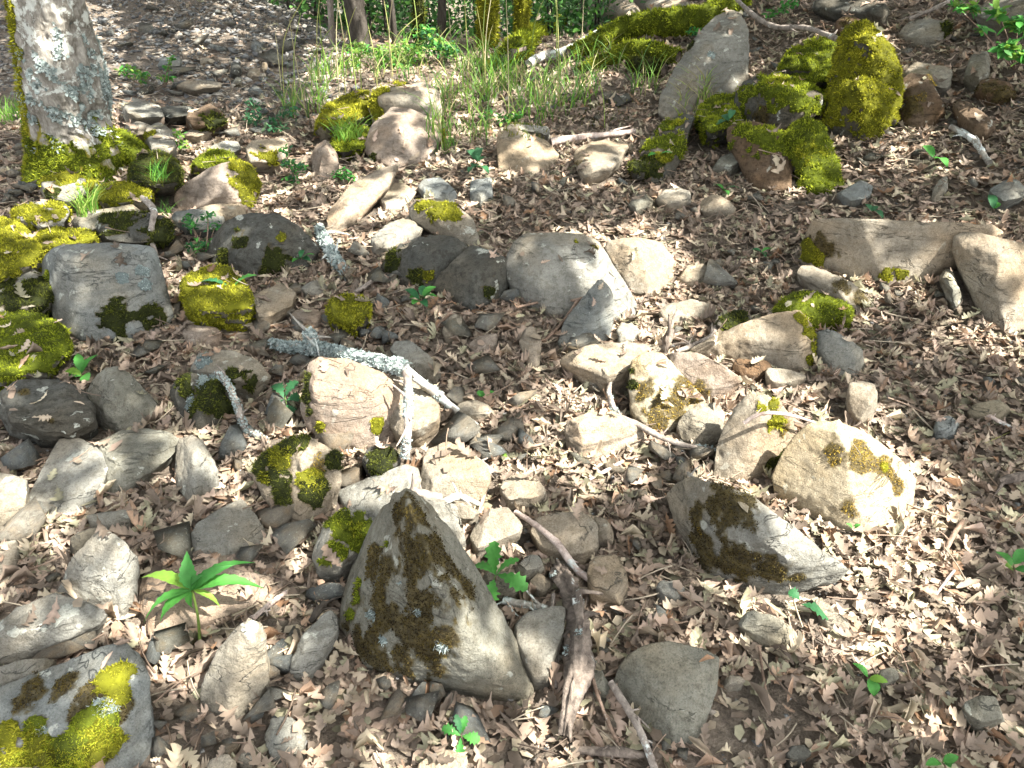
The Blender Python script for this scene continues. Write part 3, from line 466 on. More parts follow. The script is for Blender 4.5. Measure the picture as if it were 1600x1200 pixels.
def moss_tufts(V, Q, Nn, m, px, kind, rs, dens=1.0, ln=1.0, shell=True):
    """shell under a dense fur of little leaves; m = cover per vertex"""
    fm = m[Q].mean(1); keep = fm > .5
    if keep.sum() < 2: return None
    Qk = Q[keep]; P0, P1, P2 = V[Qk[:, 0]], V[Qk[:, 1]], V[Qk[:, 3]]; area = np.linalg.norm(np.cross(P1-P0, P2-P0), axis=1)
    cam_d = np.array([0, 0, CZ]); L0 = max(.0095, px*3.0)*ln; W0 = max(.0015, px*.62)
    n = int(min(26000, dens*area.sum()/(px*px)*.62)); k = rs.choice(len(Qk), n, p=area/area.sum()); a, b = rs.random(n), rs.random(n)
    c = (V[Qk[k, 0]]*((1-a)*(1-b))[:, None]+V[Qk[k, 1]]*(a*(1-b))[:, None]+V[Qk[k, 2]]*(a*b)[:, None]+V[Qk[k, 3]]*((1-a)*b)[:, None]); nn = Nn[Qk[k, 0]]
    cl = fbm(c/(.022+px*2), 3, 3); cl2 = fbm(c/(.07+px*5), 2, 9); lift = (.0035+.5*L0*np.clip(.5+cl, 0, 1.6))
    d = nn*.8+rs.normal(0, .6, (n, 3)); d[:, 2] += .15; d /= np.linalg.norm(d, axis=1)[:, None]
    sd = np.cross(d, rs.normal(0, 1, (n, 3))); sd /= np.linalg.norm(sd, axis=1)[:, None]+1e-9
    L = (L0*rs.uniform(.6, 1.5, n)*(1+.35*cl))[:, None]; base = c+nn*(lift[:, None]*.45); W = W0*rs.uniform(.7, 1.4, n)[:, None]
    A = base-sd*W; B = base+sd*W; T = base+d*L+np.array([0, 0, -.0006]); V1 = np.stack([A, B, T], 1).reshape(-1, 3); F1 = np.arange(3*n).reshape(-1, 3)
    t = np.clip(.45+.30*cl+.25*cl2+rs.normal(0, .26, n), 0, 1); col = np.repeat(t, 3)[:, None]*np.ones(3); col[2::3] *= 1.35; col[0::3] *= .55; col[1::3] *= .55  # feet darkened and tips lightened: shade between the tufts put into the tint
    used = np.unique(Qk); mp = -np.ones(len(V), int); mp[used] = np.arange(len(used)); sh = V[used]+Nn[used]*((np.clip((m[used]-.5)*3, -.2, 1))*(.003+.3*L0*np.clip(.6+fbm(V[used]/.02, 2, 3), 0, 2)))[:, None]
    Fs = mp[Qk]; Fs = np.vstack([Fs[:, [0, 1, 2]], Fs[:, [0, 2, 3]]]) if shell else np.zeros((0, 3), int); V2 = np.vstack([V1, sh]); F2 = np.vstack([F1, Fs+len(V1)]); col = np.vstack([col, np.full((len(sh), 3), .02)])  # shell tinted near black, standing for shade in the deep gaps
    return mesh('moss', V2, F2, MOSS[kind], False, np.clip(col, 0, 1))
MNAME = dict(g='green moss', y='sunlit yellow-green moss', b='dark brown dried moss', o='ochre moss and lichen', d='dark green moss', l='pale grey lichen')
BV, BF, boff = [], [], 0; POLYS = []
for i, (r, to) in enumerate(zip(ROCKS, TMP)):
    me = bpy.data.meshes.new_from_object(to.evaluated_get(dg)); V, Q = quads(me); bpy.data.meshes.remove(me); rs = np.random.default_rng(500+i)
    ctr = V.mean(0)                                     # break off corners: flat fracture facets with crisp edges
    if 'all' not in r['moss']:
        for k in range(1 if r['pts'].count('+') > 1 else 5 if r['sm'] < 3 else 3):
            n_ = rs.normal(0, .75, 3); n_[2] = abs(n_[2])*.7+.45; n_[1] -= .35
            n_ /= np.linalg.norm(n_); sv = V@n_; lim = sv.max()-r['size']*rs.uniform(.03, .11)*(.5 if r['size'] > .35 else 1); o_ = np.clip(sv-lim, 0, None); V = V-n_*o_[:, None]*.97
    V = smooth(V, Q, max(1, r['sm']), .22 if r['sm'] < 3 else .5); Nn = normals(V, Q); sz = min(r['size'], .5); wv = V+r['org']; rg = r['rough']*(2.2 if 'all' in r['moss'] else 1)
    ax = rs.normal(0, .4, 3)+np.array([0, 0, 1]); ax /= np.linalg.norm(ax); lay = V@ax; wob = fbm(V*5/sz*.4+i, 2, 3)*.25*sz
    st = vnoise(np.stack([(lay+wob*.3)/(.07*sz+.004), 0*lay+i, 0*lay], 1), 8); strat = (1.0 if r['mat'] == 'layer' else .30)
    rid = 1-np.abs(fbm(V*4.2/sz+i*3.1, 3, 21)); chip = fbm(V*9/sz+i*7, 2, 5); chip = np.where(chip > .25, chip-.25, 0)
    D = rg*(sz*(.010*fbm(V*2.1/sz+i*1.7, 3, 11)+.007*(rid-.8)-.022*chip+.011*strat*np.clip(st*2, -1, 1))+.0016*fbm(V/.012, 2, 2)+.0016*fbm(V/.035, 2, 14))
    V = V+Nn*D[:, None]; Nn = normals(V, Q); wv = V+r['org']
    film = np.zeros(len(V)); kids = []
    pr = project(wv); cv = np.array([0, 0, CZ])-wv; facing = (Nn*cv).sum(1) > 0
    for tok in r['moss'].split():
        kd = tok[0]; spec = tok[1:]; ms = np.zeros(len(V)); nse = fbm(wv/.05, 5, 40+i, .62)*.55; nst = fbm((wv@np.array([[1, 0, 0], [0, 1, 0], [0, 0, .45]]))/.022, 3, 70+i)*.5
        if spec.startswith('all'): ms = (.78+Nn[:, 2]*.65+nse*.85) if spec == 'all' else (Nn[:, 2]*1.4+.25+nse*.8)      # 'allt': only on what faces up
        else:
            for sp in spec.split(';'):
                q = [float(x) for x in sp.split(',')]; dd = np.hypot(pr[:, 0]-q[0], pr[:, 1]-q[1])+(~facing)*1e4; k = int(np.argmin(dd+pr[:, 2]*2)); rad = q[2]*pr[k, 2]/F
                e = np.linalg.norm((wv-wv[k]), axis=1)/rad; ms = np.maximum(ms, np.clip(1.62-e*.95+nse*1.25+nst*(1.1 if kd in 'bo' else .6), 0, 1.4)*(e < 2.1))
        ms[wv[:, 2] < G(wv[:, 0], wv[:, 1])-.01] = 0
        thin = kd in 'bo'
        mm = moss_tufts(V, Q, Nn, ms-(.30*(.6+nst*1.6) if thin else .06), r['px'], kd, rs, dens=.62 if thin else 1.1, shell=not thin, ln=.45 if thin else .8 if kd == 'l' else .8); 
        if kd != 'l': film = np.maximum(film, np.clip(ms, 0, 1)*(.84 if thin else .95))
        if mm: kids.append((kd, mm))
    me = mesh(r['name'], V, Q, STONE[r['mat']], True, None, film); o = to; o.modifiers.clear(); old = o.data; o.data = me; bpy.data.meshes.remove(old)
    o.name = r['name']; o.location = r['org']; tag(o, r['label'], r['cat'])
    for kd, mm in kids:
        tag(obj('moss_cover' if kd != 'l' else 'lichen_patch', mm, o), MNAME[kd], kind='stuff')
    T = np.vstack([Q[:, [0, 1, 2]], Q[:, [0, 2, 3]]]); BV.append(wv); BF.append(T+boff); boff += len(wv); POLYS += r['outs']
BVH = BVHTree.FromPolygons(np.vstack(BV).tolist(), np.vstack(BF).tolist())
def rocktop(x, y):
    z = float(G(x, y)); h = BVH.ray_cast(Vector((x, y, z+1.4)), Vector((0, 0, -1)), 1.4)
    return (h[0], h[1]) if h[0] is not None and h[0].z > z else (None, None)
# ------------------------------------------------------------------ tubes: branches, logs, trunks
def tube_mesh(C, Rr, seg=12, sub=6, rough=.12, seed=0, groove=0, cap=True):
    C = np.asarray(C, float); Rr = np.asarray(Rr, float); n = len(C); ts = np.linspace(0, n-1, (n-1)*sub+1); P = []; RR = []
    for t in ts:                                         # Catmull-Rom
        i = min(int(t), n-2); f = t-i; p0, p1, p2, p3 = C[max(i-1, 0)], C[i], C[i+1], C[min(i+2, n-1)]
        P.append(.5*((2*p1)+(p2-p0)*f+(2*p0-5*p1+4*p2-p3)*f*f+(3*p1-p0-3*p2+p3)*f**3)); RR.append(Rr[i]*(1-f)+Rr[i+1]*f)
    P = np.array(P); RR = np.array(RR); T = np.gradient(P, axis=0); T /= np.linalg.norm(T, axis=1)[:, None]+1e-9; up = np.array([0, 0, 1.]); 
    if abs(T[:, 2]).mean() > .8: up = np.array([0, 1., 0])
    A = np.cross(T, up); A /= np.linalg.norm(A, axis=1)[:, None]+1e-9; B = np.cross(A, T); an = np.arange(seg)/seg*2*math.pi
    D = A[:, None]*np.cos(an)[None, :, None]+B[:, None]*np.sin(an)[None, :, None]; rr = RR[:, None, None]
    V = P[:, None]+D*rr; m = RR.mean(); q = V.reshape(-1, 3); ds = fbm(q/(m*2.2)+seed, 3, seed)*rough*np.repeat(RR, seg)*1.4+fbm(q/(m*.6)+seed, 2, seed+3)*rough*.5*np.repeat(RR, seg)
    k = len(P)
    if groove:
        ag = np.tile(an, k); tl = np.repeat(np.arange(k)/sub, seg); ds += groove*np.repeat(RR, seg)*(fbm(np.stack([np.cos(ag)*3.2+tl*.25, np.sin(ag)*3.2, tl*.5+seed], 1), 3, seed+9)-.1)
    V = (q+D.reshape(-1, 3)*ds[:, None]); idx = np.arange(k*seg).reshape(k, seg); nx_ = np.roll(idx, -1, 1)
    Q = np.stack([idx[:-1], idx[1:], nx_[1:], nx_[:-1]], -1).reshape(-1, 4)
    if cap:
        V = np.vstack([V, P[0]-T[0]*RR[0]*.3, P[-1]+T[-1]*RR[-1]*.4]); a, b = len(V)-2, len(V)-1
        s0 = np.sign(((V[idx[0, 0]]-P[0])*np.cross(V[idx[1, 0]]-V[idx[0, 0]], V[nx_[1, 0]]-V[idx[0, 0]])).sum())
        if s0 < 0: Q = Q[:, ::-1]
        Q = np.vstack([Q, np.stack([nx_[0], idx[0], np.full(seg, a), np.full(seg, a)], 1)[:, [0, 1, 2, 2]], np.stack([idx[-1], nx_[-1], np.full(seg, b), np.full(seg, b)], 1)])
    return V, Q, P
def clean(V, Q):
    fl = []
    for f in Q:
        g = [];
        for i in f:
            if i not in g: g.append(int(i))
        fl.append(g)
    return fl
def tube(name, label, mat, pts, cat='stick', lich=None, sub=7, seg=12, rough=.16, seed=None, parent=None, moss=None, ln=1.0):
    """pts 'u,v,h,r': pixel, height of the axis above what it lies on (cm), radius in photo pixels"""
    C, Rr = [], []; seed = seed if seed is not None else sum(map(ord, label or name)) % 97
    for t in pts.split():
        u, v, h, r = [float(x) for x in t.split(',')]; p = at(u, v, h/100)
        d = project(p)[0][2]; C.append(p); Rr.append(r*d/F)
    org = np.array(C).mean(0); C = np.array(C)-org; V, Q, P = tube_mesh(C, Rr, seg, sub, rough, seed, groove=.9 if 'rotten' in name else 0)
    Vm = V; fl = clean(V, Q); sr = random.Random(seed)
    if name in ('stick', 'branch', 'twig', 'rotten_log'):
        m_ = float(np.mean(Rr))
        for _ in range(4 if name != 'twig' else 2):
            k_ = sr.randrange(len(P)//6, len(P)-2); ax_ = P[k_+1]-P[k_]; ax_ = ax_/np.linalg.norm(ax_); dr = ax_*sr.choice([1, 1, -1])*.8+np.array([sr.uniform(-1, 1), sr.uniform(-1, 1), sr.uniform(-.1, .7)]); dr /= np.linalg.norm(dr)
            L_ = m_*sr.uniform(2.5, 9)*(.5 if name == 'rotten_log' else 1); bend = np.array([sr.uniform(-.3, .3), sr.uniform(-.3, .3), -.1])*L_
            v2, q2, _p = tube_mesh([P[k_], P[k_]+dr*L_*.5+bend*.2, P[k_]+dr*L_+bend], [m_*.5, m_*.35, m_*.12], 6, 3, .2, seed+_); fl += [[i_+len(Vm) for i_ in f_] for f_ in clean(v2, q2)]; Vm = np.vstack([Vm, v2])
    me = mesh(name, Vm, fl, BARK[mat], True, None, np.zeros(len(Vm))); o = obj(name, me, parent, org)
    if label: tag(o, label, cat)
    Qm = np.array([q for q in Q if len(set(q)) == 4]); Nn = normals(V, Qm); px = project(org)[0][2]/770
    for kd, th in (lich or ()):
        ms = np.clip(.5+th+fbm((V+org)/(.05), 3, seed+5)*.6, 0, 1.5); rs = np.random.default_rng(seed)
        k = 'l' if kd == 'l' else kd
        mm = lichen(V, Qm, Nn, ms, px, rs, ln) if kd == 'l' else moss_tufts(V, Qm, Nn, ms, px, kd, rs)
        if mm: tag(obj('lichen_cover' if kd == 'l' else 'moss_cover', mm, o), 'curly blue grey lichen' if kd == 'l' else MNAME[kd], kind='stuff')
    return o
def lichen(V, Q, Nn, m, px, rs, ln=1.0):
    """crinkled leafy lichen: small bent ragged flaps"""
    fm = m[Q].mean(1); Qk = Q[fm > .5]
    if len(Qk) < 2: return None
    area = np.linalg.norm(np.cross(V[Qk[:, 1]]-V[Qk[:, 0]], V[Qk[:, 3]]-V[Qk[:, 0]]), axis=1); n = int(min(6000, area.sum()/(px*px)*.42)); k = rs.choice(len(Qk), n, p=area/area.sum())
    a, b = rs.random(n)[:, None], rs.random(n)[:, None]; c = V[Qk[k, 0]]*(1-a)*(1-b)+V[Qk[k, 1]]*a*(1-b)+V[Qk[k, 2]]*a*b+V[Qk[k, 3]]*(1-a)*b; nn = Nn[Qk[k, 0]]
    e = rs.normal(0, 1, (n, 3)); t1 = np.cross(nn, e); t1 /= np.linalg.norm(t1, axis=1)[:, None]+1e-9; t2 = np.cross(nn, t1)
    s_ = (max(.0045, px*1.9)*ln*rs.uniform(.5, 1.4, n))[:, None]; up = nn*s_
    P = [c-t1*s_*.5, c+t1*s_*.5, c+t1*s_*.7+t2*s_*.9+up*.5, c-t1*s_*.3+t2*s_*1.1+up*.9, c+t1*s_*.2+t2*s_*.5+up*.15]; V2 = np.stack(P, 1).reshape(-1, 3)
    V2 = V2+rs.normal(0, .12, V2.shape)*np.repeat(s_, 5, 0); o_ = np.arange(n)[:, None]*5
    F2 = np.vstack([o_+np.array([[0, 1, 4]]), o_+np.array([[1, 2, 4]]), o_+np.array([[2, 3, 4]]), o_+np.array([[3, 0, 4]])])
    t = np.clip(rs.normal(.5, .3, n), 0, 1); return mesh('lichen', V2, F2, MOSS['l'], False, np.repeat(t, 5)[:, None]*np.ones(3))
# --- the leaning tree at the left
tb = at(118, 262, 0); td = project(tb)[0][2]
def onplane(u, v, y):
    d = ray(u, v); t = y/d[1]; return np.array([0, 0, CZ])+d*t
rows = [(272, 58, 192), (245, 56, 184), (215, 54, 168), (180, 50, 156), (140, 45, 154), (100, 38, 148), (50, 30, 140), (0, 22, 130), (-60, 12, 122), (-200, -14, 104), (-420, -60, 60)]
C, Rr = [], []
for v, ul, ur in rows:
    a, b = onplane(ul, v, tb[1]), onplane(ur, v, tb[1]); C.append((a+b)/2); Rr.append(np.linalg.norm(b-a)/2)
top = C[-1]; C.append(top+np.array([-.5, .1, 1.3])); Rr.append(.15); C.append(top+np.array([-.7, .1, 2.6])); Rr.append(.1)
C[0][2] = tb[2]-.05; C.insert(0, C[0]-np.array([0, 0, .15])); Rr.insert(0, Rr[0]*1.12)
C = np.array(C); tree = empty('oak_tree', tb); tag(tree, 'leaning oak tree with pale lichened bark and mossy foot at the left edge', 'tree')
V, Q, P = tube_mesh(C-tb, Rr, 90, 26, .07, 4); Nn = normals(V, Q[[len(set(q)) == 4 for q in Q.tolist()]])
an = np.arctan2(Nn[:, 1], Nn[:, 0]); fis = np.abs(fbm(np.stack([an*3.2+fbm(V*3, 2, 8)*.7, V[:, 2]*2.2, 0*an], 1), 4, 66)); fis = np.clip(fis, 0, .5)
roots = .05*np.exp(-np.clip(V[:, 2]+.05, 0, 9)/.12)*(.6+np.cos(an*3+1.0)); V = V+Nn*((fis-.25)*.055+fbm(V*40, 3, 12)*.004)[:, None]+Nn*np.array([1, 1, 0])*roots[:, None]
Qm = np.array([q for q in Q.tolist() if len(set(q)) == 4]); Nn = normals(V, Qm)
low = np.clip(1.35-V[:, 2]/.26, 0, 1)*(1-.35*np.clip(Nn[:, 0]*1.2, 0, 1)); side = np.clip(-Nn[:, 0]*1.3-.25, 0, .75)*np.clip(1.6-V[:, 2]*.6, .3, 1)
ms = np.clip(low+side, 0, 1.1); trunk = obj('trunk', mesh('trunk', V, clean(V, Q), BARK['trunk'], True, None, ms*.8), tree)
rs = np.random.default_rng(3); nse = fbm(V/.05, 4, 9)*.55; pxt = td/770; vis = V[:, 2] < 1.6
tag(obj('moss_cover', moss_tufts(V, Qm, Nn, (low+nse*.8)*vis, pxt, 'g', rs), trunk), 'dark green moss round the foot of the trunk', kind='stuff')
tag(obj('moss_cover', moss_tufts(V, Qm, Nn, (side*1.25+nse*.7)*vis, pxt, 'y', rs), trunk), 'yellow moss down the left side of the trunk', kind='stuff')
band = np.exp(-((V[:, 2]-.42)/.26)**2); tag(obj('lichen_cover', lichen(V, Qm, Nn, (band*.42+nse*1.1+.04)*vis*(ms < .8), pxt*.9, rs, 1.25), trunk), 'leafy grey white lichen on the trunk', kind='stuff')
for spec in ('150,228,7,34 185,232,6,28 215,245,3,20 238,262,0,12 255,275,-2,8', '75,245,6,26 66,268,2,18 62,290,-2,10'):
    r = tube('root', None, 'trunk', spec, rough=.12, seg=24, sub=10, lich=(('g', .45),)); r.parent = tree; r.location = Vector(r.location)-Vector(tb)
# --- mossy roots and logs, top centre
tube('mossy_root', 'long thick moss-sleeved root running up to the top edge, centre right', 'rot', '890,85,6,8 940,62,9,13 1000,38,11,17 1060,34,12,18 1110,22,13,17 1160,-12,16,16', 'root', (('g', .55),), seg=18, sub=9)
tube('bare_root', 'bare grey stretch of root below the thick mossy one', 'lich', '826,100,3,7 850,88,4,7 890,78,5,7 932,54,7,7', 'root')
tube('mossy_root', 'second moss-sleeved root arching left of the tall grey boulder', 'rot', '905,112,3,6 950,92,6,9 990,78,8,12 1030,82,8,11 1060,90,6,8', 'root', (('g', .55),), seg=16)
tube('mossy_root', 'short mossy root stub under the arching root', 'rot', '985,98,4,9 1012,104,5,13 1038,112,3,12', 'root', (('d', .5),), seg=16)
tube('mossy_root', 'broad moss-grown root under the tall grass, top centre', 'rot', '756,118,-1,5 785,94,3,14 820,68,6,16 850,48,7,14 884,32,4,7', 'root', (('g', .4),), seg=18)
# --- sticks and branches
ST = [
 ('branch', 'thick branch shaggy with blue grey lichen in the left centre', 'lich', '424,536,4,3.6 450,542,5,7.2 500,545,8,8.6 545,556,14,8.6 590,566,17,9.4 634,576,18,8.6', (('l', .6),)),
 ('stick', 'short lichened stub rising from the thick shaggy branch', 'lich', '496,546,9,7 488,530,13,7 480,516,16,5', (('l', .6),)),
 ('branch', 'lichen-spotted continuation branch slanting down right from the boulder', 'lich', '634,578,19,7 668,604,14,6.5 704,634,5,6 748,668,2,4.5', (('l', -.25),)),
 ('stick', 'upright lichened stick with a knot leaning on the smooth tan boulder', 'stick', '636,580,21,7 638,610,19,6.5 637,650,17,6.5 636,690,13,6.5 633,716,9,6.5', (('l', -.1),)),
 ('branch', 'short branch clad in white lichen above the small tan stone', 'lich', '498,356,3,4.5 508,378,4,6.8 522,402,4,6.8 540,430,2,5.2', (('l', .6),)),
 ('stick', 'crooked grey stick standing above the big rounded block', 'stick', '222,308,17,4 240,328,15,5 237,352,13,5 238,378,8,4 244,404,4,4', ()),
 ('stick', 'bent grey stick with lichen right of the white-crusted moss boulder', 'stick', '338,580,15,4 356,600,12,4 372,634,7,5 382,668,3,6 418,688,2,3', (('l', .1),)),
 ('stick', 'straight pinkish dry branch lying from the pale flat-faced stone, top centre', 'pink', '860,222,4,6 910,214,5,5 950,210,5,4.5 992,205,4,4', ()),
 ('stick', 'thin bare branch reaching down onto the moss pillar', 'stick', '1148,-4,30,3 1178,24,30,3.5 1212,42,30,4 1262,44,33,4 1310,62,38,4', ()),
 ('stick', 'pale thin branch near the top right', 'stick', '1420,29,8,3 1458,14,10,3 1496,-6,12,3', ()),
 ('stick', 'grey bent stick in sun right of the dark curved stone', 'lich', '1486,198,3,4 1518,216,3,5 1534,236,3,5 1546,254,2,4', ()),
 ('stick', 'long thin forked branch across the split rock', 'stick', '953,542,6,2.5 956,582,6,3.5 952,616,6,4 966,648,7,4.5 998,664,7,5 1030,682,6,4.5 1072,696,4,3.5 1122,702,3,2.5', (('l', -.2),)),
 ('twig', 'thin twig lying at the foot of the central boulder', 'stem', '808,480,3,1.6 851,471,4,2.2 898,469,7,2.8 936,458,14,2.5', ()),
 ('twig', 'long thin twig running down left from the pointed slate', 'stem', '903,470,8,3 875,508,3,2.4 846,536,2,2 820,556,1,1.5', ()),
 ('stick', 'diagonal whitish stick crossing the sunlit tan slab', 'pink', '806,800,5,4 834,818,7,5 868,846,8,5.5 896,884,5,6 928,910,5,5.5 960,934,2,4.5', ()),
 ('stick', 'short brown stick right of the pale cracked slab', 'stick', '736,712,3,5 756,728,3,6 778,742,2,5', ()),
 ('stick', 'knobbly greyish stick below the pale cracked slab', 'lich', '690,786,8,5 716,776,8,6 748,787,4,4', ()),
 ('stick', 'dark broken stick at the tip of the pyramid boulder', 'stick', '638,768,12,5 662,772,11,7 690,778,9,6', ()),
 ('rotten_log', 'grey rotten log with lichen standing out of the litter at bottom centre', 'rot', '874,884,5,10.7 890,912,7,13.9 903,950,8,15.6 906,1000,9,14.8 902,1050,8,13.9 892,1100,6,11.5 884,1150,3,7', (('l', -.3),)),
 ('stick', 'thin grey stick along the left side of the rotten log', 'stick', '865,928,5,3 862,984,5,3.5 866,1031,4,4 869,1076,2,3.5', ()),
 ('stick', 'thin reddish stick slanting right of the rotten log', 'stem', '888,990,9,2.5 918,1038,5,3.5 936,1092,4,3 955,1139,3,3 972,1172,2,3', ()),
 ('stick', 'brown stick along the left side of the squarish slab', 'stick', '954,1066,4,5 979,1105,4,6 1002,1146,4,6 1024,1206,3,6', ()),
 ('stick', 'short blue grey lichened stick under the oak seedling', 'lich', '786,938,3,6 817,944,3,6.5 856,951,3,5', (('l', -.1),)),
 ('stick', 'weathered grey wood piece at the bottom edge', 'rot', '902,1172,2,6 940,1174,3,8 975,1176,3,8 1006,1180,2,4', ()),
 ('stick', 'pale twig slanting behind the upright pale stone', 'pink', '394,968,5,4 420,945,4,4.5 448,924,2,3', ()),
 ('stick', 'stubby dark stick above the thin leaning stone', 'dark', '486,972,3,5 496,956,4,6 506,942,3,5', ()),
 ('stick', 'grey lichened stick end at the right edge', 'rot', '1560,752,3,5 1590,746,3,7 1650,732,3,8', ()),
 ('stick', 'pale stick lying in the litter near the right edge', 'pink', '1518,642,2,3 1548,652,3,4 1580,668,2,3', ()),
 ('stick', 'curved dark twig hugging the small dark moss stone', 'stick', '1056,550,3,4 1086,538,3,3.5 1112,524,5,4 1124,495,5,3.5', ()),
 ('stick', 'broken stub of dead wood behind the split rock', 'rot', '1036,548,6,8 1042,532,10,8 1050,516,12,6', ()),
 ('twig', 'pale twig lying in the sunny litter at the centre', 'pink', '908,756,2,2 942,738,3,3 974,720,3,3', ()),
 ('twig', 'bleached twig bent over the top of the stone with the mossy right edge', 'pink', '1162,661,19,3 1180,650,21,3 1206,645,22,3 1240,650,18,2.5 1272,660,14,2', ()),
 ('stick', 'whitish stick beside the dark tilted slab rock', 'lich', '1076,740,4,3 1090,758,10,4 1106,780,13,4', ()),
 ('twig', 'forked dark twig left of the small tan pebble', 'stem', '658,546,1,2.5 680,515,2,3 706,486,3,2.2', ()),
 ('twig', 'grey twig left of the dark cleft blocks', 'stick', '542,462,2,3 566,450,3,3.5 592,430,4,3', ()),
 ('twig', 'thin twig lying in the litter below the big grey block', 'stem', '205,566,1,1.6 235,556,2,2 262,534,2,1.6', ()),
 ('twig', 'dark twig in the litter at the lower right', 'stem', '1190,1046,1,2 1196,1080,2,2.4 1186,1010,2,2', ()),
 ('twig', 'reddish twig in the litter near the right edge', 'stem', '1560,1000,1,2 1566,1040,2,2.6 1572,1078,1,2', ()),
 ('stick', 'brown stick leaning in the litter right of the bright patch', 'stem', '1474,872,2,3.5 1486,842,3,4 1506,812,3,3', ()),
 ('stick', 'twig running from the glow patch to the right shade', 'pink', '1462,930,1,1.8 1478,908,2,2.4 1492,890,2,2', ()),
]
for n_, lb, mt, pts, lc in ST: tube(n_, lb, mt, pts, n_ if n_ in ('branch', 'twig', 'stick') else 'log', lc, ln=1.25 if lc and lc[0][1] > .4 else .8, rough=.30 if 'rot' in n_ else .16, seg=22 if 'rot' in n_ else 12, sub=14 if 'rot' in n_ else 7)
# ------------------------------------------------------------------ leaves
def oakleaf(seed, full=True, curl=1.0):
    r = random.Random(seed); wd = r.uniform(.8, 1.15)
    if full: st = [(-.12, .006), (0, .02), (.09, .10), (.17, .055), (.28, .185), (.34, .16), (.38, .08), (.48, .24), (.55, .22), (.60, .10), (.70, .215), (.76, .16), (.81, .09), (.89, .135), (.98, .03)]
    else: st = [(-.1, .01), (.1, .12), (.28, .2), (.42, .12), (.62, .26), (.75, .12), (.9, .12), (1.0, .01)]
    V, Fc = [], []; a = r.uniform(-.9, 1.1)*curl; b = r.uniform(-1.2, 2.4)*curl; tw = r.uniform(-1.5, 1.5)*curl; sx = r.uniform(-.16, .16); ph = r.uniform(0, 6)
    for i, (t, w_) in enumerate(st):
        w_ *= wd; w1, w2 = w_*r.uniform(.72, 1.22), w_*r.uniform(.72, 1.22)
        for x in (-w1, 0, w2):
            tt = t+.25*abs(x)*(1 if full else .3); z = a*(tt-.4)**2+b*x*x*1.6+tw*x*(tt-.5)*.8+.03*math.sin(tt*15+ph+(2 if x > 0 else 0))*(abs(x)*4)+.05*abs(x)
            V.append((x+sx*math.sin(tt*3), tt-.45, z))
    lo, hi = (0, len(st)-1) if seed % 4 else ((0, 9) if seed % 8 else (5, len(st)-1)) if full else (0, len(st)-1)
    for i in range(lo, hi):
        k = i*3; Fc += [(k, k+1, k+4, k+3)] if not (full and seed % 5 == 2 and i > 9) else []; Fc += [(k+1, k+2, k+5, k+4)] if not (full and seed % 7 == 3 and i < 6) else []
    return np.array(V), np.array(Fc)
def rotm(yaw, tx, tz):
    cy, sy = np.cos(yaw), np.sin(yaw); n = len(yaw); Z0 = np.zeros(n); O = np.ones(n)
    Rz = np.stack([np.stack([cy, -sy, Z0], 1), np.stack([sy, cy, Z0], 1), np.stack([Z0, Z0, O], 1)], 1)
    Rx = np.stack([np.stack([O, Z0, Z0], 1), np.stack([Z0, np.cos(tx), -np.sin(tx)], 1), np.stack([Z0, np.sin(tx), np.cos(tx)], 1)], 1)
    Ry = np.stack([np.stack([np.cos(tz), Z0, np.sin(tz)], 1), np.stack([Z0, O, Z0], 1), np.stack([-np.sin(tz), Z0, np.cos(tz)], 1)], 1)
    return Rz@Rx@Ry
def scatter_mesh(tmpl, pos, Rm, sc, which, cols):
    Vs, Fs, Cs = [], [], []; off = 0
    for k, (tv, tf) in enumerate(tmpl):
        sel = np.where(which == k)[0]
        if not len(sel): continue
        A = np.einsum('nij,vj->nvi', Rm[sel], tv)*sc[sel][:, None, None]+pos[sel][:, None]; n, m = len(sel), len(tv)
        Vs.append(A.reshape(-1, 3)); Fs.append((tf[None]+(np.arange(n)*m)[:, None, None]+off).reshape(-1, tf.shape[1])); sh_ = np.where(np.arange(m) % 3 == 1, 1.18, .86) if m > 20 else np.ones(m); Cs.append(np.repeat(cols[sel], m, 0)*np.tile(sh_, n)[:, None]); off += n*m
    return np.vstack(Vs), np.vstack(Fs), np.vstack(Cs)
def ground_points(n, u0, u1, v0, v1):
    """random ground points under a region of the picture, dense enough to look even"""
    U = rng.uniform(u0, u1, n); Vv = rng.uniform(v0, v1, n); return U, Vv
def area_points(n, x0, x1, y0, y1):
    x = rng.uniform(x0, x1, n); y = rng.uniform(y0, y1, n); p = project(np.stack([x, y, G(x, y)], 1)); k = (p[:, 0] > -260) & (p[:, 0] < 1860) & (p[:, 1] > -60) & (p[:, 1] < 1500)
    return x[k], y[k]
NEAR = [oakleaf(i, True, [.7, 1, 1.5, 2.1][i % 4]) for i in range(24)]
def plainleaf(seed):
    r = random.Random(seed); V, Fc = [], []; w0 = r.uniform(.13, .24); roll = r.uniform(.5, 6); a = r.uniform(-.8, .9)
    for i in range(9):
        t = i/8; w_ = w0*math.sin(math.pi*min(.98, t*.9+.06))**.8*r.uniform(.85, 1.1)
        for x in (-w_, 0, w_): V.append((x*(1-.08*roll), t-.45, a*(t-.4)**2+roll*x*x*1.6+r.uniform(-.015, .015)))
    for i in range(8): k = i*3; Fc += [(k, k+1, k+4, k+3), (k+1, k+2, k+5, k+4)]
    return np.array(V), np.array(Fc)
NEAR += [plainleaf(i) for i in range(6)]
FAR = [oakleaf(i+50, False, 1.4) for i in range(10)]
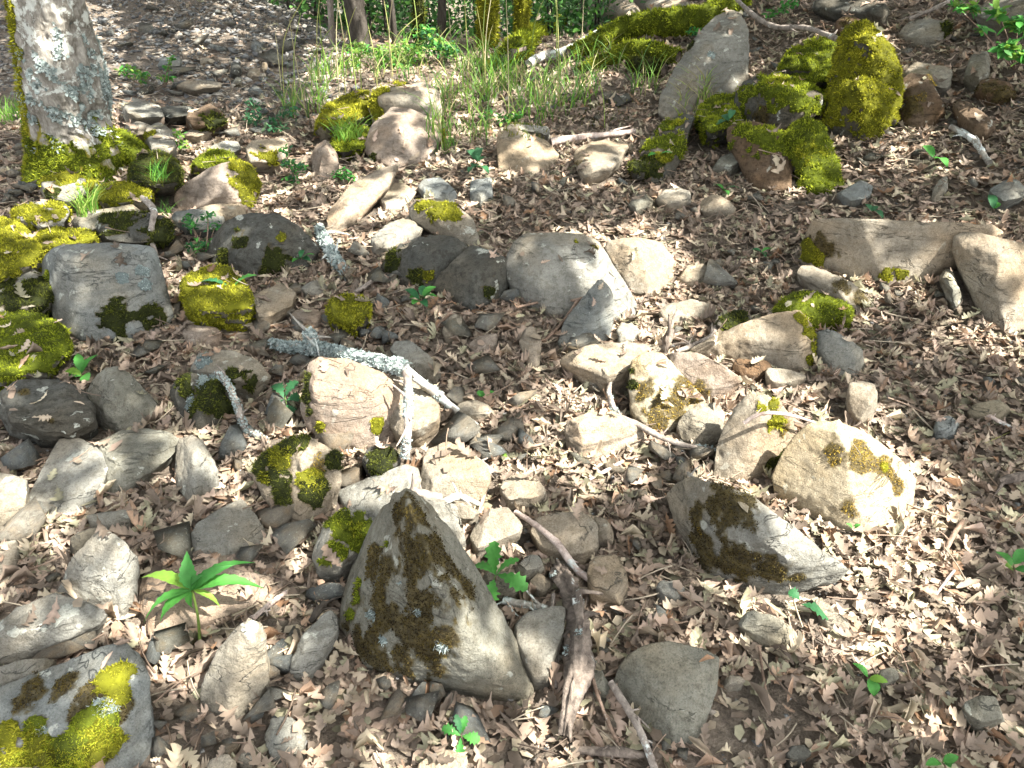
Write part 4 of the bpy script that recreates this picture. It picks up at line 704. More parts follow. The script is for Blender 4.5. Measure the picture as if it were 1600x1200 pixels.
def resolve(x, y, keep_on=.06):
    """leaf positions settled on soil or, for a few, on a rock"""
    P, Nr, ok = [], [], []
    gz = G(x, y)
    for i in range(len(x)):
        h = BVH.ray_cast(Vector((x[i], y[i], gz[i]+.9)), Vector((0, 0, -1)), .9)
        if h[0] is None or h[0].z < gz[i]+.012: P.append((x[i], y[i], gz[i])); Nr.append((0, 0, 1)); ok.append(1)
        elif h[1].z > .72 and rng.random() < keep_on: P.append(tuple(h[0]+h[1]*.004)); Nr.append(tuple(h[1])); ok.append(2)
        else: P.append((0, 0, 0)); Nr.append((0, 0, 1)); ok.append(0)
    return np.array(P), np.array(Nr), np.array(ok)
def bare(x, y):
    """cover of leaf litter 0..1: scree at the far left and grass at the top centre carry fewer leaves, one bare earth spot lower right"""
    p = project(np.stack([x, y, G(x, y)], 1)); c = np.ones(len(x)); u, v = p[:, 0], p[:, 1]
    c = np.where((v < 165) & (u < 520), .03, c); c = np.where((v < 150) & (u > 520) & (u < 960), .45, c)
    c = np.where(np.hypot((u-1180)/95, (v-1130)/60) < 1, .30, c); c = np.where(np.hypot((u-330)/110, (v-1150)/50) < 1, .5, c); return c
def build_litter(n, y0, y1, xw, tmpl, size, zj, on_rock=.06):
    x, y = area_points(n, -xw, xw, y0, y1); k = rng.random(len(x)) < bare(x, y); x, y = x[k], y[k]; P, Nr, ok = resolve(x, y, on_rock); k = ok > 0; P, Nr, ok = P[k], Nr[k], ok[k]; m = len(P)
    yaw = rng.uniform(0, 6.283, m); tx = rng.normal(0, .19, m); ty = rng.normal(0, .21, m); on = ok == 2; tx[on] *= .4; ty[on] *= .4
    Rm = rotm(yaw, tx, ty); sc = size*rng.uniform(.5, 1.35, m); P[:, 2] += np.where(on, .005, rng.uniform(.002, zj, m)+sc*.08*np.abs(tx))
    for i in np.where(on)[0]: Rm[i] = np.array(Vector((0, 0, 1)).rotation_difference(Vector(Nr[i])).to_matrix())@Rm[i]
    cols = LEAFC[rng.choice(len(LEAFC), m, p=LEAFP)]*(.56*2.2**rng.random(m))[:, None]; return P, Rm, sc, rng.integers(0, len(tmpl), m), cols, on
P, Rm, sc, wh, cols, on = build_litter(30000, .35, 3.0, 3.0, NEAR, .055, .024)
P2, Rm2, sc2, wh2, cols2, on2 = build_litter(58000, 3.0, 8.5, 6.5, FAR, .062, .024)
P3, Rm3, sc3, wh3, cols3, on3 = build_litter(42000, .35, 4.2, 3.6, [(1, 1)]*4, .026, .012, .012)
FR = [(np.array([(0, -.5, 0), (-.4, -.1, .1), (-.25, .5, 0), (.3, .4, .12), (.45, -.2, 0)])*np.array([1, q_, 1]), np.array([(0, 4, 3), (0, 3, 2), (0, 2, 1)])) for q_ in (.7, 1, 1.3, 1.8)]
# the 300 leaves that show largest become objects of their own
pr = project(P); score = sc/pr[:, 2]*1000+P[:, 2]*0; free = ~np.any([inpoly(pr[:, 0], pr[:, 1], pl) for pl in POLYS], axis=0)
inview = (pr[:, 0] > 8) & (pr[:, 0] < 1592) & (pr[:, 1] > 8) & (pr[:, 1] < 1192); top = (P[:, 2]-G(P[:, 0], P[:, 1])) > .017
cand = np.where(free & inview & top)[0]; cand = cand[np.argsort(-score[cand])][:285]
TONE = [('pinkish tan', 0), ('dull brown', 1), ('pale fawn', 2), ('dark brown', 3), ('reddish tan', 4), ('cream', 5), ('olive grey', 6), ('rusty orange', 7), ('blackish brown', 8), ('light brown', 9)]
TM = [leafmat('fallen_leaf_surface', 'rand', [(0, tuple(LEAFC[i]*.85)), (1, tuple(LEAFC[i]*1.15))]) for _, i in TONE]
variants = [mesh('fallen_leaf', v_, f_, TM[0]) for v_, f_ in NEAR]
MARKS = [('the palmate green plant', 305, 935), ('the pyramid boulder', 670, 940), ('the rotten log', 900, 1010), ('the squarish slab', 1040, 1080), ('the big flat slab in the corner', 110, 1110), ('the upright pale stone', 370, 1040), ('the lower oak seedling', 720, 1150), ('the dark tilted slab rock', 1190, 850), ('the cream boulder', 1320, 745),
 ('the two-leaved seedling', 1265, 955), ('the three-leaved seedling', 1360, 1065), ('the striped pebble', 1540, 1110), ('the angular two-sided block', 155, 890), ('the smooth tan slab', 100, 745), ('the diagonal stick', 880, 870), ('the pale cracked slab', 705, 745), ('the ochre moss ball', 335, 460), ('the smooth tan boulder', 560, 630), ('the big central boulder', 880, 420),
 ('the split ochre rock', 1060, 610), ('the long wedge stone', 1180, 540), ('the long cut block', 1400, 390), ('the white-crusted moss boulder', 320, 630), ('the small oval stone', 1348, 622), ('the wedge of brown stone', 1200, 980), ('the lichen branch', 540, 555), ('the layered stone', 945, 675), ('the little round moss ball', 548, 490), ('the right edge of the picture', 1640, 880), ('the bottom edge, centre left', 480, 1230), ('the moss pillar', 1345, 130), ('the leaning tree', 110, 150), ('the pinkish boulder', 340, 290), ('the pointed grey boulder', 630, 210), ('the tall grey boulder', 1105, 110), ('the square worn stone', 935, 250)]
def where(u, v):
    n_, x, y = min(MARKS, key=lambda q: math.hypot(q[1]-u, q[2]-v)); dx, dy = u-x, v-y
    return ('right of ' if dx > 0 else 'left of ')+n_ if abs(dx) > abs(dy) else ('in front of ' if dy > 0 else 'behind ')+n_
for i in cand:
    o = obj('fallen_oak_leaf', variants[wh[i]], None, P[i]+np.array([0, 0, .004])); o.rotation_euler = Matrix(Rm[i].tolist()).to_euler(); o.scale = (sc[i],)*3
    tn = int(rng.choice(10, p=LEAFP)); o.material_slots[0].link = 'OBJECT'; o.material_slots[0].material = TM[tn]
    tag(o, TONE[tn][0]+' lobed oak leaf fallen '+where(pr[i, 0], pr[i, 1]), 'leaf', 'large fallen oak leaves')
rest = np.ones(len(P), bool); rest[cand] = False
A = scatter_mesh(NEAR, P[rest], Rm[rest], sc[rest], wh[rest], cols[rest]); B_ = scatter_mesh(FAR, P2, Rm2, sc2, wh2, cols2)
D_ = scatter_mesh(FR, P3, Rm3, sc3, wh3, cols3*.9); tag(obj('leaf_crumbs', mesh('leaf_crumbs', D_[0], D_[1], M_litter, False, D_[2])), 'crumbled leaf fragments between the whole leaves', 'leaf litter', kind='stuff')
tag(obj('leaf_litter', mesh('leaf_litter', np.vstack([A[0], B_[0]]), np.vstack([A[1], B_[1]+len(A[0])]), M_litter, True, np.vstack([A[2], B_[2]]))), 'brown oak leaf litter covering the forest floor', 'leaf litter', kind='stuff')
# ------------------------------------------------------------------ gravel, small stones, fine debris
def chip(seed):
    r = random.Random(seed); bm = bmesh.new()
    for k in range(10): bm.verts.new((r.uniform(-.5, .5), r.uniform(-.38, .38), r.uniform(-.14, .22)))
    bmesh.ops.convex_hull(bm, input=bm.verts); bmesh.ops.delete(bm, geom=[x for x in bm.verts if not x.link_faces], context='VERTS'); bmesh.ops.triangulate(bm, faces=bm.faces); bm.verts.index_update()
    r_ = np.array([v.co[:] for v in bm.verts]), np.array([[v.index for v in f.verts] for f in bm.faces]); bm.free(); return r_
CH = [chip(i) for i in range(12)]
gs = N('gravel_stone'); c = gs.attr('tint').outputs['Color']; v = gs.coord(rnd=False); gs.l(gs.mix(.8, c, gs.ramp(gs.noise(v, 90, 5, .7), (.3, .55), (.7, 1.3)), 'MULTIPLY'), gs.b.inputs['Base Color'])
GC = np.array([(.22, .215, .20), (.15, .155, .15), (.28, .26, .22), (.11, .11, .11), (.25, .22, .18)])
def gravel(n, x0, x1, y0, y1, s0, s1, test, p=1):
    x, y = area_points(n, x0, x1, y0, y1); k = test(x, y); x, y = x[k], y[k]; m = len(x); sc_ = s0*(s1/s0)**(rng.random(m)**p)
    return np.stack([x, y, G(x, y)+.004+sc_*.05], 1), rotm(rng.uniform(0, 6.28, m), rng.normal(0, .25, m), rng.normal(0, .25, m)), sc_, rng.integers(0, 12, m), GC[rng.integers(0, 5, m)]*rng.uniform(.7, 1.15, m)[:, None]
def scree(x, y): q = project(np.stack([x, y, G(x, y)], 1)); return (q[:, 1] < 190) & (q[:, 0] < 560)
parts_ = [gravel(24000, -6, .2, 4, 11, .018, .09, scree, 1.8), gravel(9000, -3, 3, .4, 4.5, .006, .03, lambda x, y: np.ones(len(x), bool), 2)]
cat_ = [np.concatenate([p[i] for p in parts_]) for i in range(5)]; A = scatter_mesh(CH, cat_[0], cat_[1], cat_[2], cat_[3], cat_[4])
tag(obj('gravel', mesh('gravel', A[0], A[1], gs.m, False, A[2])), 'loose grey stone chips in the soil and on the far scree', 'gravel', kind='stuff')
SC = [mesh('small_stone', v_*np.array([1, 1, 1.3]), f_, STONE[k], False, None, np.zeros(len(v_))) for (v_, f_), k in zip(CH, ['grey', 'blue', 'tan', 'grey', 'green', 'pale']*2)]
SD = [mesh('small_stone', v_*np.array([1, 1, .7]), f_, STONE[k], False, None, np.zeros(len(v_))) for (v_, f_), k in zip(CH, ['grey', 'blue', 'dark', 'grey', 'green', 'blue']*2)]
def small(n, u0, u1, v0, v1, s0, s1, label):
    for _ in range(n*3):
        if n <= 0: break
        u, v = rng.uniform(u0, u1), rng.uniform(v0, v1)
        if any(bool(inpoly(u, v, pl)) for pl in POLYS): continue
        p = at(u, v, .0); s_ = rng.uniform(s0, s1)*p[1]/4
        o = obj('small_stone', (SD if v < 220 else SC)[int(rng.integers(0, 12))], None, p+np.array([0, 0, s_*.08+(.018 if v > 220 else .004)])); o.scale = (s_,)*3; o.rotation_euler = (rng.normal(0, .25), rng.normal(0, .25), rng.uniform(0, 6.28))
        tag(o, ['flat', 'chunky', 'thin', 'angular', 'blunt', 'narrow'][n % 6]*0+label+' '+where(u, v), 'stone', 'small stones'); n -= 1
small(46, 175, 540, 10, 215, .07, .17, 'small flat stone on the far scree')
small(16, 0, 60, 230, 330, .06, .12, 'small stone at the left edge')
small(30, 700, 1100, 120, 350, .06, .11, 'small stone in grass and litter')
small(24, 1100, 1600, 20, 330, .06, .11, 'small stone on the upper right bank')
small(34, 200, 640, 380, 620, .10, .20, 'small stone in the litter')
small(30, 900, 1600, 400, 700, .06, .11, 'small stone in the litter')
small(48, 10, 1100, 600, 1190, .12, .24, 'small stone in the foreground')
small(30, 20, 800, 640, 1190, .26, .50, 'flat stone half buried in litter')
small(14, 700, 1150, 420, 760, .18, .32, 'flat stone sunk in litter')
# fine needles, stalks and crumbs of bark in the litter
def stalk(seed):
    r = random.Random(seed); c = r.uniform(-.25, .25); V = []
    for t in (-.5, -.15, .2, .5): V += [(c*t*t-.02, t, .0), (c*t*t+.02, t, .0), (c*t*t, t, .03)]
    return np.array(V), np.array([(k+a, k+b, k+b+3, k+a+3) for k in (0, 3, 6) for a, b in ((0, 1), (1, 2), (2, 0))])
SK = [stalk(i) for i in range(6)]; x, y = area_points(9000, -4, 4, .4, 6); P, Nr, ok = resolve(x, y, .05); P = P[ok > 0]; m = len(P); P[:, 2] += rng.uniform(.01, .04, m); sz_ = rng.uniform(.03, .12, m)
A = scatter_mesh(SK, P, rotm(rng.uniform(0, 6.28, m), rng.normal(0, .25, m), 0*P[:, 0]), sz_, rng.integers(0, 6, m), np.array([(.30, .22, .16), (.16, .12, .09), (.42, .36, .27)])[rng.integers(0, 3, m)])
tag(obj('twig_debris', mesh('twig_debris', A[0], A[1], M_litter, False, A[2])), 'thin leaf stalks and broken twiglets strewn in the litter', 'debris', kind='stuff')
# ------------------------------------------------------------------ green plants
GREEN = [(.045, .19, .035), (.07, .26, .045), (.03, .13, .045), (.16, .30, .04), (.05, .16, .07)]
def blade(base, tip, wpx, kind='ell', col=0, fold=.25, droop=.15, seed=0):
    base, tip = np.array(base), np.array(tip); r = random.Random(seed); L = np.linalg.norm(tip-base); T = (tip-base)/L; up = np.array([0, 0, 1.])+.25*np.array([r.uniform(-1, 1), r.uniform(-1, 1), 0]); Sd = np.cross(T, up); Sd /= np.linalg.norm(Sd)+1e-9; Up = np.cross(Sd, T)
    W = wpx; n = 14; V, Fc = [], []
    for i in range(n+1):
        t = i/n
        if kind == 'ell': w_ = math.sin(math.pi*t**.85)**.8
        elif kind == 'lance': w_ = math.sin(math.pi*t**.7)**1.1
        else: w_ = (.25+.75*t)*math.sin(math.pi*min(1, t**1.3*.97+.03))**.55*(1.0+.34*math.cos(t*5.2*2*math.pi)) if 0 < t < 1 else .02
        if kind != 'oak' and 0 < t < 1: w_ *= 1+.10*(-1)**i
        c = base+T*L*t+Up*L*(droop*math.sin(math.pi*t))
        for s_ in (-1, -.5, 0, .5, 1): V.append(c+Sd*(W*w_*s_*(1+r.uniform(-.05, .05)))+Up*(W*w_*abs(s_)*fold+r.uniform(-.02, .02)*W))
    for i in range(n):
        for j in range(4): k = i*5+j; Fc.append((k, k+1, k+6, k+5))
    c = np.array(GREEN[col])*r.uniform(.85, 1.15); return V, Fc, c
def plant(name, label, base, leaves, cat='seedling', kind='oak', stem_r=.0016, col=None, fold=.2, node=None):
    """base 'u,v'; leaves: 'u0,v0,h0 u1,v1,h1 wpx [col]' from attachment to tip"""
    b = at(base[0], base[1], .005); e = empty(name, b); tag(e, label, cat); nodes = []
    for i, lf in enumerate(leaves):
        a, t, wc = lf.split('|'); u0, v0, h0 = map(float, a.split(',')); u1, v1, h1 = map(float, t.split(',')); q = wc.split(','); A_ = at(u0, v0, h0/100); B_ = at(u1, v1, h1/100); d = project(A_)[0][2]; W = float(q[0])*d/F/2*(1.3 if name == 'palmate_plant' else 1.12)
        V, Fc, c = blade(A_-b, B_-b, W, kind, int(q[1]) if len(q) > 1 else (col if col is not None else i % 3), fold, seed=i+int(base[0]))
        obj('leaf', mesh('leaf', V, Fc, M_green, True, np.tile(c, (len(V), 1))), e); nodes.append(A_-b)
    top_ = np.mean(nodes, 0); C_ = [np.zeros(3), top_*.5+np.array([.004, 0, 0]), top_]; V, Q, _ = tube_mesh(C_, [stem_r*1.3, stem_r, stem_r], 6, 4, .05, 1)
    obj('stem', mesh('stem', V, clean(V, Q), M_green if name == 'palmate_plant' else BARK['stem'], True, np.tile((.16, .24, .05), (len(V), 1))), e)
    for nd in nodes:
        if np.linalg.norm(nd-top_) > .006:
            V, Q, _ = tube_mesh([top_, (nd+top_)/2+np.array([0, 0, .002]), nd], [stem_r*.8]*3, 5, 3, .05, 1); obj('leaf_stalk', mesh('leaf_stalk', V, clean(V, Q), M_green, True, np.tile((.12, .2, .05), (len(V), 1))), e)
    return e
c = '300,922,13'
plant('palmate_plant', 'palmate bright green plant with long drooping leaflets on a single stalk, lower left', (312, 1000), [c+'|220,903,11|17,3', c+'|224,974,7|18,1', c+'|250,972,7|16,1', c+'|292,860,19|20,0', c+'|400,879,15|20,0', c+'|414,920,11|20,1', c+'|368,882,18|16,0', c+'|303,952,9|15,1', c+'|345,950,8|9,3', c+'|318,898,18|15,0'], 'plant', 'lance', .003, fold=.35)
plant('oak_seedling', 'oak seedling with five broad lobed leaves right of the pyramid boulder', (778, 935), ['774,898,9|773,845,15|30,1', '774,898,9|742,883,9|24,1', '774,900,9|812,874,12|20,1', '776,898,9|824,922,8|34,1', '772,905,9|762,944,7|32,1'], col=1)
plant('oak_seedling', 'small oak seedling with pointed leaves at the bottom edge', (722, 1175), ['720,1148,4|712,1116,7|14,2', '722,1146,4|728,1118,7|14,0', '720,1150,4|690,1138,5|20,0', '722,1150,4|750,1157,4|22,1', '720,1152,4|720,1188,2|18,0'])
plant('seedling', 'seedling with three narrow leaves in the lower right litter', (1362, 1070), ['1356,1058,3|1332,1036,4|13,1', '1358,1060,3|1388,1066,4|12,3', '1358,1060,3|1366,1088,1|20,1'], kind='ell')
plant('oak_seedling', 'two-leaved oak seedling below the dark tilted slab rock', (1240, 955), ['1250,938,4|1232,924,5|26,2', '1252,944,4|1296,966,3|34,2'])
plant('oak_seedling', 'oak seedling with two long leaves and one lobed leaf on the ochre moss ball', (368, 480), ['362,452,14|314,440,15|16,2', '362,452,14|402,430,17|18,1', '368,455,13|376,482,8|30,2'])
plant('woodland_herb', 'bright green five-leaved sprig at the left edge below the moss mat', (126, 595), ['128,582,4|121,552,7|13,1', '128,584,4|154,554,7|15,1', '126,586,4|101,580,4|13,3', '126,588,4|100,592,3|15,1', '128,588,4|139,594,3|18,1', '127,584,4|138,570,6|12,1'], kind='ell')
plant('oak_seedling', 'dark shaded oak seedling left of the smooth tan boulder', (445, 650), ['444,622,6|430,600,8|22,2', '446,620,6|466,596,9|24,2', '444,624,6|424,644,3|26,2', '448,626,6|470,622,6|26,2', '448,632,5|456,648,3|22,2'])
def sprig(name, label, base, items, kind='ell', cat='seedling', col=None, wd=13):
    return plant(name, label, base, ['%g,%g,%g|%g,%g,%g|%g,%d' % (x0, y0, h, x1, y1, h+1, wd, cl) for (x0, y0, x1, y1, h, cl) in items], cat, kind)
sprig('leafy_sprig', 'sprig of round green leaflets left below the dark cleft blocks', (662, 500), [(655, 468, 632, 452, 6, 2), (656, 462, 640, 466, 5, 1), (658, 462, 662, 446, 8, 2), (660, 462, 682, 448, 8, 1), (660, 466, 684, 464, 6, 1), (658, 470, 668, 480, 4, 2), (654, 470, 644, 476, 4, 1), (662, 464, 674, 456, 7, 1)], wd=11)
sprig('leafy_sprig', 'low leafy sprig at the right foot of the dark lichen-flecked boulder', (470, 415), [(470, 403, 448, 396, 5, 2), (470, 403, 456, 410, 4, 1), (472, 403, 492, 398, 6, 1), (470, 402, 474, 390, 7, 2), (472, 404, 486, 408, 4, 2)], wd=8)
sprig('oak_seedling', 'bluish green seedling standing above the little grey cube stone', (745, 275), [(745, 252, 730, 236, 8, 4), (746, 250, 752, 232, 10, 4), (745, 254, 762, 246, 8, 4), (744, 262, 732, 270, 4, 4), (746, 262, 764, 272, 4, 2), (746, 258, 738, 262, 5, 4)], wd=11)
sprig('seedling', 'pale green two-leaf seedling in the sunny litter on the right bank', (1462, 262), [(1458, 246, 1440, 228, 5, 1), (1460, 248, 1480, 262, 4, 1)], wd=13)
sprig('seedling', 'tiny bluish seedling on the litter above the long cut block', (1366, 335), [(1362, 330, 1350, 319, 4, 4), (1364, 330, 1380, 342, 3, 4), (1364, 330, 1372, 322, 4, 4)], wd=9)
sprig('seedling', 'seedling leaf near the right edge above the smooth tan boulder', (1552, 330), [(1552, 326, 1546, 304, 6, 2), (1552, 326, 1560, 316, 5, 1)], wd=12)
sprig('seedling', 'small seedling left above the long cut block', (1192, 398), [(1190, 394, 1174, 390, 3, 2), (1190, 394, 1206, 388, 4, 1), (1190, 395, 1196, 402, 2, 2)], wd=8)
sprig('seedling', 'two pale leaves sprouting below the moss heap', (1130, 300), [(1130, 296, 1116, 288, 3, 1), (1130, 298, 1138, 306, 2, 1), (1132, 296, 1156, 294, 3, 2)], wd=8)
sprig('seedling', 'herb beside the right edge level with the bright patch', (1585, 900), [(1582, 885, 1555, 862, 6, 1), (1584, 882, 1600, 858, 8, 0), (1582, 890, 1570, 884, 4, 3), (1586, 888, 1612, 898, 5, 0)], wd=16)
sprig('seedling', 'green leaf pair at the bottom edge, lower right', (1475, 1205), [(1470, 1192, 1446, 1196, 3, 1), (1474, 1190, 1498, 1182, 4, 1), (1474, 1192, 1486, 1200, 2, 0)], wd=13)
sprig('seedling', 'single bright leaf lying in the litter under the central litter patch', (762, 620), [(752, 620, 772, 612, 3, 1), (752, 620, 748, 610, 3, 1)], wd=12)
sprig('seedling', 'tiny bright green leaf in the litter above the knobbly tan stone', (786, 715), [(778, 708, 792, 714, 2, 3)], wd=10)
sprig('seedling', 'seedling with toothed leaves in front of the tall grey boulder', (1060, 160), [(1058, 150, 1036, 134, 12, 1), (1058, 150, 1044, 152, 9, 1), (1058, 148, 1062, 128, 14, 1), (1060, 150, 1080, 138, 12, 1), (1060, 152, 1078, 152, 9, 0)], wd=10)
sprig('seedling', 'dark seedling leaning over the moss-covered stone with a hollow', (1140, 200), [(1140, 190, 1118, 196, 14, 4), (1140, 186, 1146, 172, 17, 4), (1138, 190, 1128, 180, 15, 4)], wd=10)
sprig('seedling', 'small pair of leaves over the sloping moss boulder', (1030, 262), [(1028, 242, 1012, 244, 9, 1), (1030, 242, 1052, 240, 9, 1)], wd=8)
sprig('seedling', 'tiny green shoot right under the cream boulder', (1334, 832), [(1332, 826, 1322, 818, 3, 1), (1334, 826, 1346, 820, 3, 1)], wd=8)
# leafy herbs and shrubs as foliage clumps
def clump(name, label, base, parts, n, lsz, cols, cat='plant', stems=3, seed=0, kind='ell'):
    """parts 'u,v,h,r' cm / px blobs that leaves gather round; one foliage mesh and its stems"""
    r = np.random.default_rng(seed); b = at(base[0], base[1], 0); e = empty(name, b); tag(e, label, cat); Ps = []; Ce = []
    for (u, v, h, rp) in parts:
        c = at(u, v, h/100) if h >= 0 else onplane(u, v, b[1]); d = project(c)[0][2]; Ce.append(c-b); rad = rp*d/F; m = int(n*rp*rp/sum(q[3]**2 for q in parts)); q = r.normal(0, 1, (m, 3)); q /= np.linalg.norm(q, axis=1)[:, None]
        Ps.append((c-b)+q*(rad*r.random(m)**.45)[:, None]*np.array([1, 1, .6]))
    P = np.vstack(Ps); m = len(P); tv = np.array([(0, -.1, 0), (-.22, .2, .05), (-.24, .55, .04), (0, 1, -.05), (.24, .55, .04), (.22, .2, .05), (0, .4, 0)]); tf = np.array([(0, 6, 1), (1, 6, 2), (2, 6, 3), (3, 6, 4), (4, 6, 5), (5, 6, 0)])
    C_ = np.array([GREEN[k] if isinstance(k, int) else k for k in cols]); A = scatter_mesh([(tv, tf)], P, rotm(r.uniform(0, 6.28, m), r.normal(0, .5, m), r.normal(0, .5, m)), lsz*r.uniform(.6, 1.3, m), np.zeros(m, int), C_[r.integers(0, len(C_), m)]*r.uniform(.7, 1.25, m)[:, None])
    obj('foliage', mesh('foliage', A[0], A[1], M_green, True, A[2]), e)['kind'] = 'stuff'
    for c in Ce[:stems+3]:
        V, Q, _ = tube_mesh([np.zeros(3), c*.5+r.normal(0, .01, 3), c], [.004, .003, .0015], 5, 5, .1, 1); obj('stem', mesh('stem', V, clean(V, Q), BARK['stem'], True, None, np.zeros(len(V))), e)
    return e
clump('leafy_herb', 'dark green leafy herb left of the dark lichen-flecked boulder', (320, 400), [(300, 350, 10, 16), (325, 335, 15, 14), (335, 355, 9, 16), (312, 385, 5, 20), (292, 340, 10, 10)], 230, .022, [0, 1, 2, 2], seed=1)
clump('leafy_herb', 'feathery pale green herb at the sunny foot of the tree, right', (272, 240), [(262, 205, 10, 9), (278, 210, 12, 12), (285, 225, 6, 12), (270, 230, 4, 12)], 170, .022, [3, 1, 3], seed=2)
clump('leafy_herb', 'green herb on the scree behind the leaning tree, left one', (215, 130), [(205, 112, 10, 14), (222, 120, 8, 14), (190, 110, 8, 10)], 150, .03, [1, 0, 3], seed=3)
clump('leafy_herb', 'upright herb on the scree behind the leaning tree, right one', (255, 140), [(262, 105, 20, 8), (258, 122, 10, 10), (268, 92, 28, 6)], 100, .03, [1, 3], seed=4)
clump('leafy_herb', 'green herb left of the pink stone standing on its point', (462, 290), [(450, 255, 12, 12), (468, 262, 10, 14), (455, 280, 4, 12), (445, 235, 18, 9)], 190, .024, [1, 0, 4], seed=5)
clump('leafy_herb', 'low green herb between pointed boulder and pink upright stone', (540, 285), [(532, 272, 5, 14), (550, 278, 4, 12)], 100, .026, [1, 0], seed=6)
clump('leafy_herb', 'grey green herb patch on the far scree edge', (420, 200), [(400, 185, 6, 22), (430, 195, 6, 20), (450, 175, 8, 20), (395, 165, 7, 16)], 260, .03, [4, 2, 4, (.12, .2, .1)], seed=7)
clump('leafy_herb', 'green leafy herb in the grass behind the pale flat-faced stone', (780, 195), [(762, 178, 8, 14), (790, 185, 6, 14), (805, 182, 6, 12)], 150, .03, [1, 1, 3], seed=8)
clump('shrub', 'fresh green shrub in the upper right corner', (1585, 110), [(1560, 20, 60, 16), (1590, 40, 55, 22), (1575, 75, 35, 18), (1600, 85, 30, 20), (1535, 45, 40, 9), (1500, 15, 45, 8)], 260, .045, [1, 1, 3, 0], 'shrub', seed=9)
clump('leafy_herb', 'bright little herb above the tall grey boulder at the top edge', (1220, 45), [(1205, 20, 16, 11), (1225, 12, 18, 13), (1240, 2, 20, 10)], 120, .035, [1, 1, 0], seed=10)
clump('shrub', 'low bright green shrub in sunlight behind the tall grass, left part', (580, 110), [(560, 78, 12, 22), (600, 85, 10, 26), (640, 80, 12, 26), (555, 100, 4, 18), (620, 100, 4, 24)], 900, .038, [(.20, .32, .06), 3, 1, (.25, .33, .10)], 'shrub', seed=11)
clump('shrub', 'low green shrub behind the tall grass, right part', (685, 95), [(675, 70, 14, 24), (700, 78, 10, 22), (665, 50, 24, 20)], 500, .038, [1, 3, 2], 'shrub', seed=12)
clump('leafy_herb', 'fresh green herb in the shade at the right edge, top', (1500, 30), [(1495, 8, 16, 12), (1520, 14, 16, 12)], 90, .04, [1, 3], seed=13)
clump('leafy_herb', 'small green herb growing on the moss-grown root above the stone row', (1100, 60), [(1085, 50, 10, 12), (1110, 58, 8, 10)], 90, .03, [1, 2], seed=14)
# ------------------------------------------------------------------ grass
def grass(name, label, spots, n, h0, h1, cols, wd=.0016, lean=.5, seed=0, cat='grass', stuff=True):
    r = np.random.default_rng(seed); Vs, Fs, Cs = [], [], []; k = 0
    for (u, v, rp, m) in spots:
        c = at(u, v, 0); dr = ray(u, v); hh_ = BVH.ray_cast(Vector((0, 0, CZ)), Vector(dr), 40)
        if hh_[0] is not None and hh_[0].y < c[1]: c = np.array(hh_[0])
        d = project(c)[0][2]; rad = rp*d/F
        for _ in range(m):
            a = r.uniform(0, 6.283); q = rad*math.sqrt(r.random()); x, y = c[0]+q*math.cos(a), c[1]+q*math.sin(a)*1.3; z = float(G(x, y)); hit = rocktop(x, y)[0]
            if hit is not None: z = max(z, min(hit.z, c[2]+.05))
            b = np.array([x, y, z-.01]); h = r.uniform(h0, h1); an_ = r.uniform(0, 6.283); ld = np.array([math.cos(an_), math.sin(an_), 0])*h*lean*r.uniform(.3, 1.2); sd = np.array([1, .3*r.uniform(-1, 1), 0])*max(wd, d/770*.45)*r.uniform(.7, 1.3)
            for i, t in enumerate((0, .35, .7, 1)):
                p = b+ld*t*t+np.array([0, 0, h*(t-.25*lean*t*t)]); w_ = (1, .9, .6, .08)[i]; Vs += [p-sd*w_, p+sd*w_]
            Fs += [(k, k+1, k+3, k+2), (k+2, k+3, k+5, k+4), (k+4, k+5, k+7, k+6)]; k += 8
            cc = np.array(cols[r.integers(0, len(cols))])*r.uniform(.8, 1.2); Cs += [cc]*8
    o = obj(name, mesh(name, np.array(Vs), np.array(Fs), M_green, True, np.array(Cs)))
    tag(o, label, cat, kind='stuff' if stuff else None); return o
g1, g2, g3 = (.12, .28, .035), (.23, .38, .055), (.40, .38, .16)
grass('grass_tuft', 'bright grass tuft at the left edge beside the leaning tree', [(20, 190, 30, 90), (45, 180, 16, 40)], 0, .08, .2, [g1, g2, (.16, .34, .05)], seed=1, stuff=False)
grass('grass_tuft', 'fan of fine grass left of the sunlit yellow moss rock', [(138, 330, 16, 90)], 0, .10, .2, [g2, g1, (.3, .36, .1)], lean=.9, seed=2, stuff=False)
grass('grass_tuft', 'grass tuft in front of the dark green moss dome', [(252, 292, 12, 60)], 0, .07, .15, [g1, (.07, .2, .04)], lean=.9, seed=3, stuff=False)
grass('grass_tuft', 'drooping grass tuft left of the pointed smooth boulder', [(545, 215, 20, 90)], 0, .08, .18, [g1, g2], lean=.9, seed=4, stuff=False)
grass('grass_tuft', 'dry drooping grass hanging under the tall grey boulder', [(1085, 165, 26, 70), (1100, 150, 14, 40)], 0, .1, .25, [g3, g2, (.2, .17, .1)], lean=1.1, seed=5, stuff=False)
grass('grass', 'green woodland grass in the clearing at the top centre', [(480, 170, 40, 67), (520, 120, 40, 67), (620, 120, 40, 36), (720, 160, 60, 135), (800, 140, 60, 135), (880, 150, 60, 114), (760, 110, 50, 125), (690, 210, 26, 57), (840, 180, 50, 83), (920, 110, 50, 67), (660, 90, 60, 67), (860, 60, 60, 78), (1010, 140, 30, 31), (900, 20, 50, 62), (740, 215, 40, 46)], 0, .07, .34, [g1, g2, (.09, .2, .05), (.14, .26, .05), (.36, .34, .15)], lean=.8, seed=6)
